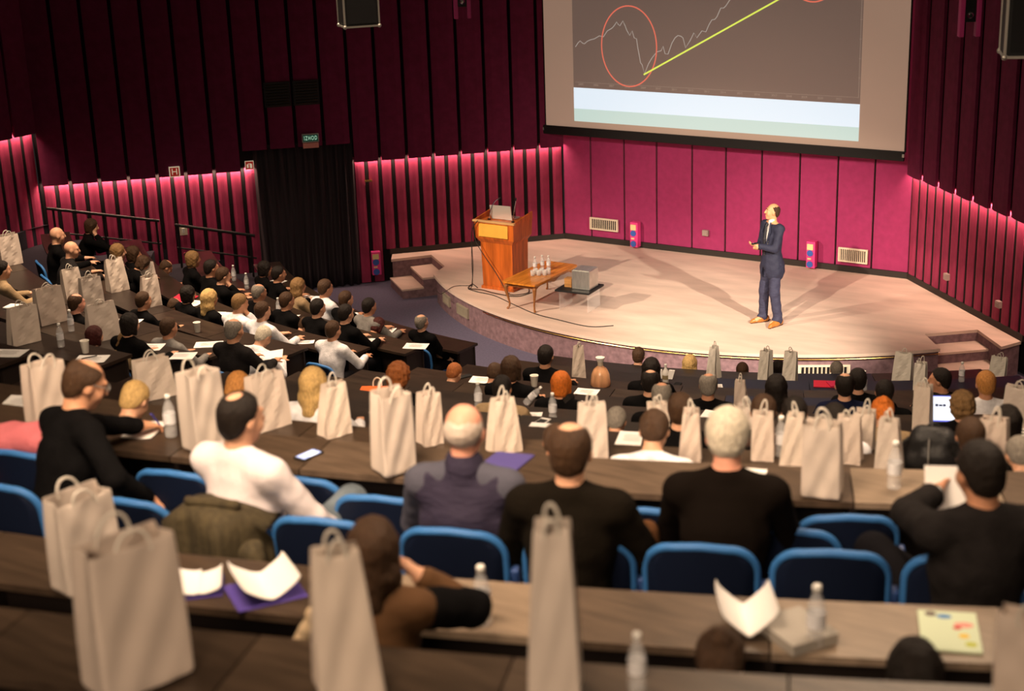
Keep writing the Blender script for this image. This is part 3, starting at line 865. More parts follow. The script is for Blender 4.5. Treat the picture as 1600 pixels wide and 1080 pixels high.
def chair_meshes():
    out = chair_outline()
    bm = nb(); rows = []
    # fan grid: rows of constant z
    zs = [.44, .5, .56, .62, .68, .74, .79, .83, .855, .868]
    def halfw(z):
        best = 0
        for (x0, z0), (x1, z1) in zip(out, out[1:]):
            if min(z0, z1) - 1e-6 <= z <= max(z0, z1) + 1e-6 and abs(z1 - z0) > 1e-6:
                x = x0 + (x1 - x0) * (z - z0) / (z1 - z0); best = max(best, abs(x))
        return best
    th = .035
    for side in (0, 1):
        g = []
        for z in zs:
            hw = halfw(z)
            g.append([bm.verts.new((hw * u, bend(hw * u, z) + (th if side else 0), z)) for u in (-1, -.75, -.5, -.25, 0, .25, .5, .75, 1)])
        rows.append(g)
    for side in (0, 1):
        g = rows[side]
        for a, b in zip(g, g[1:]):
            for i in range(8):
                f = (a[i], a[i + 1], b[i + 1], b[i]); bm.faces.new(f if side == 0 else f[::-1])
    for i in range(len(zs) - 1):
        for u in (0, 8):
            bm.faces.new((rows[0][i][u], rows[0][i + 1][u], rows[1][i + 1][u], rows[1][i][u]))
    for i in range(8):
        bm.faces.new((rows[0][-1][i], rows[0][-1][i + 1], rows[1][-1][i + 1], rows[1][-1][i]))
        bm.faces.new((rows[0][0][i], rows[0][0][i + 1], rows[1][0][i + 1], rows[1][0][i]))
    back = bm_mesh('backrest', bm, True)
    bm = nb(); tube(bm, [(x, bend(x, z) + .016, z) for x, z in out], .019, 8); rim = bm_mesh('edge_band', bm, True)
    bm = nb(); box(bm, (0, .04, .43), (.43, .42, .07), bev=.03); seat = bm_mesh('seat', bm, True)
    bm = nb(); box(bm, (.255, -.12, .56), (.035, .05, .26), bev=.015, rot=Euler((.25, 0, 0))); arm = bm_mesh('arm_bracket', bm, True)
    bm = nb()
    for dz in (0, .04): bmesh.ops.create_uvsphere(bm, u_segments=8, v_segments=6, radius=.012, matrix=Matrix.Translation((.255, -.165, .46 + dz)))
    bolt = bm_mesh('bolt', bm, True)
    bm = nb(); tube(bm, [(0, .0, .40), (0, .02, .02)], .03, 10); box(bm, (0, .02, .01), (.22, .22, .02), bev=.006); leg = bm_mesh('pedestal', bm)
    return back, rim, seat, arm, bolt, leg
CHM = chair_meshes()


def chair(loc, rz, label, group, s=1.0, simple=False):
    root = empty('auditorium_seat', loc, rz, label, 'chair', group); root.scale = (s, s, s)
    add_obj('backrest', CHM[0], M_chairback, root); add_obj('edge_band', CHM[1], M_rim, root); add_obj('seat', CHM[2], M_seat, root); add_obj('pedestal', CHM[5], M_blackmetal, root)
    if not simple:
        add_obj('arm_bracket', CHM[3], M_arm, root); add_obj('bolt', CHM[4], M_chrome, root)
    return root


def seat_at(r, phi, zf, label, group, turn=0., s=1., simple=False, dy=.0):
    """seat whose backrest stands at radius r"""
    return chair(pol(r - .2 * s, phi, zf), math.radians(phi + turn), label, group, s, simple)


ZN = ZK[10] - .75            # floor of the near row
G1 = 'blue seats behind the long near desk'
for phi, lab in ((11.75, "blue seat at the left edge, left of the big foreground bags"), (13.75, "blue seat right of the foreground bag handles, left of the draped coat"),
                 (15.1, "blue seat with an olive coat over its back, behind the white shirt"), (16.5, "blue seat left of the dark-haired woman's head"),
                 (18.2, "blue seat behind the bald man in the purple-blue vest"), (19.76, "blue seat behind the man in the dark sweater"),
                 (21.22, "blue seat behind the white-haired man"), (22.72, "blue empty seat with a water bottle in front of it"), (24.22, "blue seat behind the dark-haired man holding a paper"), (10.3, "blue seat sliver at the far left edge")):
    seat_at(20.88, phi, ZN + .03, lab, G1, s=1.06)
G2 = 'blue seats pushed up to the long near desk'
for phi, r, turn, lab in ((15.45, 20.28, 0, "blue seat pushed to the desk right of the white shirt, under the phone"), (16.8, 20.42, 0, "blue seat pushed to the desk above the dark-haired woman's head"),
                          (20.42, 20.36, 0, "blue seat pushed to the desk left of the white-haired man"), (22.95, 20.34, 4, "blue seat pushed to the desk left of the crossed knee"),
                          (22.28, 20.50, -4, "blue seat pushed to the desk, turned, right of the white-haired man"), (13.6, 20.35, 0, "blue seat pushed to the desk right of the writing man"), (10.9, 20.33, 0, "blue seat pushed to the desk left of the writing man")):
    seat_at(r, phi, ZN - .0, lab, G2, turn, 1.0)
# ================================================================== organic shapes: implicit surfaces meshed here
def V3(*a): return np.array(a, dtype=float)


class Imp:
    """a list of rounded solids, blended into ONE closed surface"""

    def __init__(self): self.ops = []

    def cap(self, a, b, ra, rb=None, k=.02): self.ops.append(('cap', np.array(a, float), np.array(b, float), ra, ra if rb is None else rb, k)); return self

    def ell(self, c, r, k=.02, R=None): self.ops.append(('ell', np.array(c, float), np.array(r, float), R, None, k)); return self

    def cut(self, c, r, k=.01, R=None): self.ops.append(('cut', np.array(c, float), np.array(r, float), R, None, k)); return self

    def plane(self, n, c): self.ops.append(('pl', np.array(n, float), c, None, None, 0)); return self   # keep n.p < c

    def mesh(self, name, vox, wob=0., freq=40.):
        lo = np.full(3, 1e9); hi = -lo
        for o in self.ops:
            if o[0] == 'cap':
                m = max(o[3], o[4]); lo = np.minimum(lo, np.minimum(o[1], o[2]) - m); hi = np.maximum(hi, np.maximum(o[1], o[2]) + m)
            elif o[0] == 'ell':
                m = max(o[2]); lo = np.minimum(lo, o[1] - m); hi = np.maximum(hi, o[1] + m)
        lo -= 3 * vox + wob; hi += 3 * vox + wob
        n = np.ceil((hi - lo) / vox).astype(int) + 1
        D = np.full(n, 1.0, dtype=np.float32)
        ax = [lo[i] + vox * np.arange(n[i]) for i in range(3)]
        for o in self.ops:
            if o[0] == 'pl':
                g = o[1][0] * ax[0][:, None, None] + o[1][1] * ax[1][None, :, None] + o[1][2] * ax[2][None, None, :] - o[2]
                np.maximum(D, g.astype(np.float32), out=D); continue
            k = o[5]; mg = k + 2.5 * vox
            if o[0] == 'cap': m = max(o[3], o[4]); b0 = np.minimum(o[1], o[2]) - m - mg; b1 = np.maximum(o[1], o[2]) + m + mg
            else: m = max(o[2]); b0 = o[1] - m - mg; b1 = o[1] + m + mg
            i0 = np.maximum(0, np.floor((b0 - lo) / vox).astype(int)); i1 = np.minimum(n, np.ceil((b1 - lo) / vox).astype(int) + 1)
            if (i1 <= i0).any(): continue
            sl = tuple(slice(i0[i], i1[i]) for i in range(3))
            X = ax[0][sl[0]][:, None, None]; Y = ax[1][sl[1]][None, :, None]; Z = ax[2][sl[2]][None, None, :]
            if o[0] == 'cap':
                a, b = o[1], o[2]; ba = b - a; L = float(ba @ ba) + 1e-12
                px, py, pz = X - a[0], Y - a[1], Z - a[2]
                h = np.clip((px * ba[0] + py * ba[1] + pz * ba[2]) / L, 0, 1)
                d = np.sqrt((px - h * ba[0]) ** 2 + (py - h * ba[1]) ** 2 + (pz - h * ba[2]) ** 2) - (o[3] + (o[4] - o[3]) * h)
            else:
                px, py, pz = X - o[1][0], Y - o[1][1], Z - o[1][2]
                if o[3] is not None:
                    R = o[3]
                    px, py, pz = (R[0, 0] * px + R[1, 0] * py + R[2, 0] * pz, R[0, 1] * px + R[1, 1] * py + R[2, 1] * pz, R[0, 2] * px + R[1, 2] * py + R[2, 2] * pz)
                r = o[2]
                k0 = np.sqrt((px / r[0]) ** 2 + (py / r[1]) ** 2 + (pz / r[2]) ** 2)
                k1 = np.sqrt((px / r[0] ** 2) ** 2 + (py / r[1] ** 2) ** 2 + (pz / r[2] ** 2) ** 2) + 1e-9
                d = k0 * (k0 - 1) / k1
            cur = D[sl]
            if o[0] == 'cut':
                d = -d; h = np.maximum(k - np.abs(cur - d), 0) / k
                D[sl] = np.maximum(cur, d) + h * h * k * .25
            else:
                h = np.maximum(k - np.abs(cur - d), 0) / k
                D[sl] = np.minimum(cur, d) - h * h * k * .25
        if wob:
            f = freq
            D += (wob * (np.sin(f * ax[0] + 1.3)[:, None, None] * np.sin(f * 1.1 * ax[1])[None, :, None] + np.sin(f * .9 * ax[1] + .7)[None, :, None] * np.sin(f * 1.2 * ax[2])[None, None, :])).astype(np.float32)
        return nets(name, D, lo, vox)


def nets(name, D, lo, vox):
    S = D < 0
    nx, ny, nz = D.shape
    cr = [(i, j, k) for i in (0, 1) for j in (0, 1) for k in (0, 1)]
    cnt = np.zeros((nx - 1, ny - 1, nz - 1), np.int8)
    for i, j, k in cr: cnt += S[i:nx - 1 + i, j:ny - 1 + j, k:nz - 1 + k]
    idx = np.argwhere((cnt > 0) & (cnt < 8))
    cid = np.full((nx - 1, ny - 1, nz - 1), -1, np.int32)
    cid[idx[:, 0], idx[:, 1], idx[:, 2]] = np.arange(len(idx))
    vals = np.stack([D[idx[:, 0] + i, idx[:, 1] + j, idx[:, 2] + k] for i, j, k in cr], 1).astype(float)
    acc = np.zeros((len(idx), 3)); num = np.zeros(len(idx))
    for e0 in range(8):
        for bit in (4, 2, 1):
            if e0 & bit: continue
            e1 = e0 | bit
            v0, v1 = vals[:, e0], vals[:, e1]
            m = (v0 < 0) != (v1 < 0)
            t = np.where(m, v0 / np.where(m, v0 - v1, 1), 0)
            p0 = np.array(cr[e0], float); dd = np.array(cr[e1], float) - p0
            acc += np.where(m[:, None], p0 + t[:, None] * dd, 0); num += m
    verts = lo + vox * (idx + acc / num[:, None])
    quads = []
    for axis in range(3):
        a = [slice(1, -1)] * 3; a[axis] = slice(0, -1); b = list(a); b[axis] = slice(1, None)
        s0 = S[tuple(a)]; s1 = S[tuple(b)]
        off = np.array([1, 1, 1]); off[axis] = 0
        e = np.argwhere(s0 != s1)
        if not len(e): continue
        ins = s0[e[:, 0], e[:, 1], e[:, 2]]
        g = e + off
        u, w = [(1, 2), (2, 0), (0, 1)][axis]
        def c(du, dw):
            q = g.copy(); q[:, u] += du; q[:, w] += dw
            return cid[q[:, 0], q[:, 1], q[:, 2]]
        f = np.stack([c(-1, -1), c(0, -1), c(0, 0), c(-1, 0)], 1)
        f[~ins] = f[~ins][:, ::-1]
        quads.append(f)
    q = np.concatenate(quads); q = q[(q >= 0).all(1)]
    me = bpy.data.meshes.new(name)
    me.vertices.add(len(verts)); me.vertices.foreach_set('co', verts.astype(np.float32).ravel())
    me.loops.add(q.size); me.loops.foreach_set('vertex_index', q.astype(np.int32).ravel())
    me.polygons.add(len(q)); me.polygons.foreach_set('loop_start', np.arange(0, q.size, 4, dtype=np.int32))
    me.update(calc_edges=True); me.validate()
    me.shade_smooth()
    return me


def rotm(ax, ang):
    return np.array(Matrix.Rotation(ang, 3, ax))


def ik(a, b, l1, l2, pole):
    d = b - a; L = np.linalg.norm(d); L2 = min(L, (l1 + l2) * .995); u = d / L
    x = (l1 * l1 - l2 * l2 + L2 * L2) / (2 * L2); h = math.sqrt(max(1e-6, l1 * l1 - x * x))
    p = np.array(pole, float); p = p - u * (p @ u); p /= np.linalg.norm(p) + 1e-9
    return a + u * x + p * h, a + u * L2


def head(im, c, R, sc=1.0, ears=True):
    """a head with a face; c = centre, R = 3x3 orientation (front +y)"""
    def p(*v): return c + R @ (np.array(v) * sc)
    def e(v, r, k=.014): im.ell(p(*v), np.array(r) * sc, k, R)
    e((0, -.015, .025), (.076, .094, .09))
    e((0, .024, -.035), (.059, .068, .083), .03)
    e((0, .062, -.094), (.027, .024, .021), .02)
    for s in (-1, 1):
        e((s * .036, .058, -.03), (.027, .028, .03), .02)
        if ears: e((s * .077, -.006, -.008), (.011, .023, .032), .006)
        e((s * .028, .073, .036), (.026, .018, .010), .012)
        im.cut(p(s * .031, .098, .014), np.array((.016, .016, .011)) * sc, .01, R)
        e((s * .031, .079, .012), (.012, .012, .011), .003)
    im.cap(p(0, .088, .022), p(0, .109, -.02), .0095 * sc, .014 * sc, .012)
    e((0, .086, -.056), (.023, .013, .006), .006); e((0, .084, -.068), (.020, .013, .007), .006)


def hand(im, w, d, n, side, curl=.35, sc=1.):
    """w wrist, d pointing direction, n palm normal; five fingers"""
    d = d / np.linalg.norm(d); n = n - d * (n @ d); n /= np.linalg.norm(n); s = np.cross(d, n) * side
    im.cap(w, w + d * .045 * sc, .022 * sc, .024 * sc, .02)
    im.cap(w + d * .03 * sc - s * .018 * sc, w + d * .085 * sc - s * .026 * sc, .0145 * sc, .0125 * sc, .014)
    im.cap(w + d * .03 * sc + s * .018 * sc, w + d * .085 * sc + s * .026 * sc, .0145 * sc, .0125 * sc, .014)
    im.cap(w + d * .04 * sc, w + d * .088 * sc, .016 * sc, .0135 * sc, .014)
    for i, (o, ln) in enumerate(((-.03, .066), (-.0105, .078), (.0105, .074), (.03, .058))):
        a = w + d * (.086 * sc) + s * o * sc; q = d + s * o * 2.0
        q = q / np.linalg.norm(q)
        for j, f in enumerate((.45, .32, .23)):
            ang = curl * (j + .4)
            b = a + (q * math.cos(ang) + n * math.sin(ang)) * ln * f * sc
            im.cap(a, b, (.0088 - .0007 * j) * sc, (.0082 - .0007 * j) * sc, .004); a = b
    a = w + d * .022 * sc - s * .022 * sc
    b = a + (d * .55 - s * .75 + n * .35) * .04 * sc
    cpt = b + (d * .85 - s * .25 + n * .45) * .032 * sc
    im.cap(a, b, .0125 * sc, .0105 * sc, .01); im.cap(b, cpt, .0102 * sc, .0085 * sc, .005)


def figure(name, lean=.06, twist=0., hyaw=0., hpitch=.0, hroll=0., lh=(-.16, .46, .79), rh=(.16, .46, .79), lp=(-.6, -.3, -.7), rp=(.6, -.3, -.7), legs=((-.11, .44, .50), (-.12, .44, .07), (.11, .44, .50), (.12, .44, .07)),
           vox=.013, woman=False, hip=.50, hfwd=0., coat=.016, stand=False, wr=.35, palm=(0, 0, -1), sleeve=.03, wob=.0, hem=.0):
    """returns meshes for body, top, trousers, collar and the head frame, in a frame standing on the floor and facing +y"""
    H = V3(0, 0, hip); s = V3(0, math.sin(lean), math.cos(lean))
    Rl = rotm('X', -lean); Rt = rotm('Z', twist)
    def sp(t, x=0., y=0.): return H + s * t + Rl @ (Rt @ V3(x, y, 0))
    sw = .165 if woman else .185
    N = sp(.545, 0, .0)
    cl = lean * .45
    hb = rotm('Z', hyaw) @ rotm('X', -cl - hpitch) @ rotm('Y', hroll)
    neck_top = N + V3(0, math.sin(cl + hpitch * .4), math.cos(cl + hpitch * .4)) * .075 + V3(0, hfwd, 0)
    HC = neck_top + hb @ V3(0, .022, .095)
    SL, SR = sp(.50, -sw, -.005), sp(.50, sw, -.005)
    k1 = .28 if woman else .295; k2 = .24 if woman else .255
    EL, WL = ik(SL, np.array(lh, float), k1, k2, lp)
    ER, WR = ik(SR, np.array(rh, float), k1, k2, rp)
    body = Imp()

    def torso(im, g):
        im.ell(H + V3(0, -.01, 0), (.165 + g, .125 + g, .12 + g), .05)
        im.ell(sp(.16), ((.128 if woman else .142) + g, .105 + g, .15 + g), .05, Rl @ Rt)
        im.ell(sp(.34, 0, .0), ((.148 if woman else .168) + g, .115 + g, .175 + g), .05, Rl @ Rt)
        im.cap(sp(.485, -sw * .78), sp(.485, sw * .78), .062 + g * .8, k=.05)
        im.cap(SL, sp(.55, -.03), .05 + g * .6, .05 + g * .4, .03); im.cap(SR, sp(.55, .03), .05 + g * .6, .05 + g * .4, .03)
        if woman:
            for q in (-1, 1): im.ell(sp(.33, q * .07, .10), (.06 + g, .055 + g, .06 + g), .03)

    def arms(im, g, cut):
        for S_, E_, W_ in ((SL, EL, WL), (SR, ER, WR)):
            im.cap(S_, E_, .05 + g, .041 + g, .03)
            e = W_ + (E_ - W_) / (np.linalg.norm(E_ - W_) + 1e-9) * cut
            im.cap(E_, e, .041 + g, .029 + g * (1.1 if cut else 0), .02)
    torso(body, 0); arms(body, 0, 0)
    body.cap(N - s * .03, neck_top + hb @ V3(0, -.005, .02), .056, .052, .03)
    head(body, HC, hb, .97 if woman else 1.0)
    for W_, E_, sd in ((WL, EL, -1), (WR, ER, 1)):
        dd = W_ - E_; dd = dd / np.linalg.norm(dd)
        dirv = dd + V3(0, .25, 0) if not stand else dd
        hand(body, W_, dirv, np.array(palm, float), sd, wr, .92 if woman else 1.)
    pants = Imp()
    KL, AL, KR, AR = [np.array(v, float) for v in legs]
    hl, hr = H + V3(-.09, .02, -.03), H + V3(.09, .02, -.03)
    for im, g in ((body, 0), (pants, .014)):
        if g: im.ell(H + V3(0, -.005, -.01), (.17 + g, .128 + g, .11), .05)
        for h_, k_, a_ in ((hl, KL, AL), (hr, KR, AR)):
            im.cap(h_, k_, .085 + g, .058 + g, .05); im.cap(k_, a_, .056 + g, .038 + g * 1.6, .03)
    for a_, k_ in ((AL, KL), (AR, KR)):
        body.cap(a_, a_ + V3(0, .13, -.035), .036, .03, .03)
    top = Imp()
    torso(top, coat); arms(top, coat * .9, sleeve)
    top.cap(N - s * .06, N - s * .005, .07 + coat * .6, .064 + coat * .4, .03)
    if hem: top.cap(H + V3(-.06, -.01, -hem), H + V3(.06, -.01, -hem), .135 + coat, k=.05)
    col = Imp(); col.cap(N - s * .02, N + s * .022 + V3(0, .006, 0), .0655, .062, .01)
    d = dict(name=name, body=body.mesh(name + '_body', vox), top=top.mesh(name + '_top', vox * 1.05, wob, 55), pants=pants.mesh(name + '_trousers', vox * 1.25), collar=col.mesh(name + '_collar', vox * .9),
             hm=Matrix.Translation(HC) @ Matrix(hb.tolist()).to_4x4(), hc=HC, W=(WL, WR), E=(EL, ER), N=N, S=(SL, SR), K=(KL, KR), A=(AL, AR), s=s)
    return d


# hair, in the head's own frame
def hair_mesh(style, vox=.008):
    h = Imp()
    g = .012
    def cr(g): h.ell((0, -.017, .027), (.078 + g, .095 + g, .091 + g), .01)
    nape = lambda: None
    if style in ('S', 'B', 'P'):
        cr(.008); h.ell((0, -.055, -.035), (.066, .048, .058), .03)
        h.plane((0, .80, -.60), -.004)
        for s in (-1, 1): h.cut((s * .082, .0, -.035), (.03, .03, .04), .01)
        if style == 'B': h.cut((0, .02, .133), (.056, .098, .07), .02)
        if style == 'P': h.cut((0, -.05, .145), (.042, .05, .062), .02)
        return h.mesh('short_hair' if style == 'S' else 'hair_ring', vox, .0012, 150)
    if style == 'F':    # short with a swept fringe
        cr(.011); h.ell((0, .05, .085), (.055, .035, .022), .03); h.ell((0, -.055, -.03), (.066, .048, .055), .03); h.plane((0, .83, -.55), .0)
        return h.mesh('short_hair', vox, .0015, 130)
    if style == 'M':
        cr(.013); h.ell((0, -.045, -.05), (.080, .06, .08), .03)
        for s in (-1, 1): h.cap((s * .07, -.01, .02), (s * .074, .0, -.085), .032, .024, .02)
        h.cut((0, .115, -.035), (.062, .085, .10), .02)
        return h.mesh('bobbed_hair', vox, .0018, 110)
    if style == 'L':
        cr(.014)
        for s in (-1, 1): h.cap((s * .062, -.02, .02), (s * .076, -.015, -.17), .038, .03, .03)
        h.cap((0, -.06, .0), (0, -.07, -.19), .07, .055, .04); h.cap((-.05, -.05, -.1), (.05, -.05, -.1), .05, k=.04)
        h.cut((0, .12, -.05), (.06, .085, .13), .02)
        return h.mesh('long_hair', vox, .002, 95)
    if style == 'C':
        cr(.022); h.ell((0, -.04, -.03), (.094, .078, .085), .03); h.cut((0, .125, -.03), (.062, .08, .10), .02)
        return h.mesh('curly_hair', vox, .007, 85)
    if style == 'U':
        cr(.014); h.ell((0, -.06, -.03), (.07, .05, .06), .03); h.plane((0, .80, -.60), .0); h.ell((0, -.105, .07), (.042, .04, .042), .02)
        return h.mesh('tied_hair', vox, .002, 120)
HAIR = {s: hair_mesh(s) for s in 'SBPFMLCU'}

HC_ = dict(dk=(.012, .008, .006), br=(.055, .028, .014), lb=(.22, .125, .05), bl=(.55, .36, .14), gy=(.22, .195, .165), wh=(.62, .56, .45), rd=(.30, .095, .025), au=(.06, .012, .010), gi=(.50, .22, .06))
HC_['or'] = (.62, .16, .02)
HAIRM = {k: mat('hair_' + k, c, .55, noise=(30, .4, (6, 6, 1)), bump=(24, .6, (7, 7, 1)), spec=.3) for k, c in HC_.items()}
TOPC = dict(bk=(.0045, .0042, .0045), ch=(.016, .014, .014), nv=(.008, .010, .03), wt=(.72, .71, .74), gr=(.20, .19, .18), tn=(.30, .21, .12), br=(.11, .05, .022))
TOPM = {k: mat('cloth_' + k, c, .9, noise=(18, .2), bump=(60, .25), spec=.06) for k, c in TOPC.items()}
M_trous = mat('dark_trousers', (.006, .0055, .007), .9, bump=(60, .25), spec=.06)
M_collar = mat('white_shirt_collar', (.74, .72, .72), .8)
SKIN = [mat('skin_%d' % i, c, .5, noise=(25, .10), spec=.35) for i, c in enumerate([(.58, .29, .17), (.66, .36, .23), (.50, .24, .14), (.70, .33, .23)])]

POSE = {
    'F': dict(lean=.10, hyaw=0, hpitch=.08),
    'W': dict(lean=.42, hpitch=.50, lh=(-.15, .50, .79), rh=(.10, .52, .79), hfwd=.02),
    'R': dict(lean=.10, hyaw=-.7, hpitch=.05),
    'L': dict(lean=.12, hyaw=1.15, hpitch=.05, rh=(.10, .42, .79)),
    'C': dict(lean=.30, hpitch=.12, hyaw=-.1, rh=(.075, .265, 1.045), rp=(.5, .5, -1), lh=(-.05, .5, .79)),
    'K': dict(lean=-.16, hpitch=-.02, lh=(-.13, .28, .60), rh=(.13, .28, .60), legs=((-.12, .46, .47), (-.12, .66, .07), (.12, .46, .47), (.12, .68, .07))),
    'A': dict(lean=.30, hyaw=-.3, hpitch=.05, rh=(.36, .50, .82), lh=(-.1, .48, .79), rp=(.6, -.2, -.5)),
}
FIG = {}


def fig(p):
    if p not in FIG: FIG[p] = figure('pose' + p, vox=.0135, **POSE[p])
    return FIG[p]


def person(f, loc, rz, label, hair, hairm, topm, skin, group=None, s=1., collar=None, trousers=None, topname='jacket', sx=1.):
    o = add_obj('person', f['body'], skin, None, loc, (0, 0, rz), (s * sx, s, s))
    tag(o, label, 'person', group)
    t = add_obj(topname, f['top'], topm, o)
    add_obj('trousers', f['pants'], trousers or M_trous, o)
    if collar: add_obj('shirt_collar', f['collar'], collar, o)
    if hair and hair != 'N':
        h = add_obj({'S': 'short_hair', 'B': 'hair_ring', 'P': 'hair_ring', 'F': 'short_hair', 'M': 'bobbed_hair', 'L': 'long_hair', 'C': 'curly_hair', 'U': 'tied_hair'}[hair], HAIR[hair], hairm, o)
        h.matrix_local = f['hm']
    return o


def place_fig(f, r, phi, s, zf, turn=0.):
    """puts the figure so that its head is at (r, phi), feet on the floor zf"""
    a = math.radians(phi + turn)
    h = Vector((f['hc'][0] * s, f['hc'][1] * s, 0)); h.rotate(Euler((0, 0, a)))
    p = pol(r, phi, zf); p.x -= h.x; p.y -= h.y
    return p, a


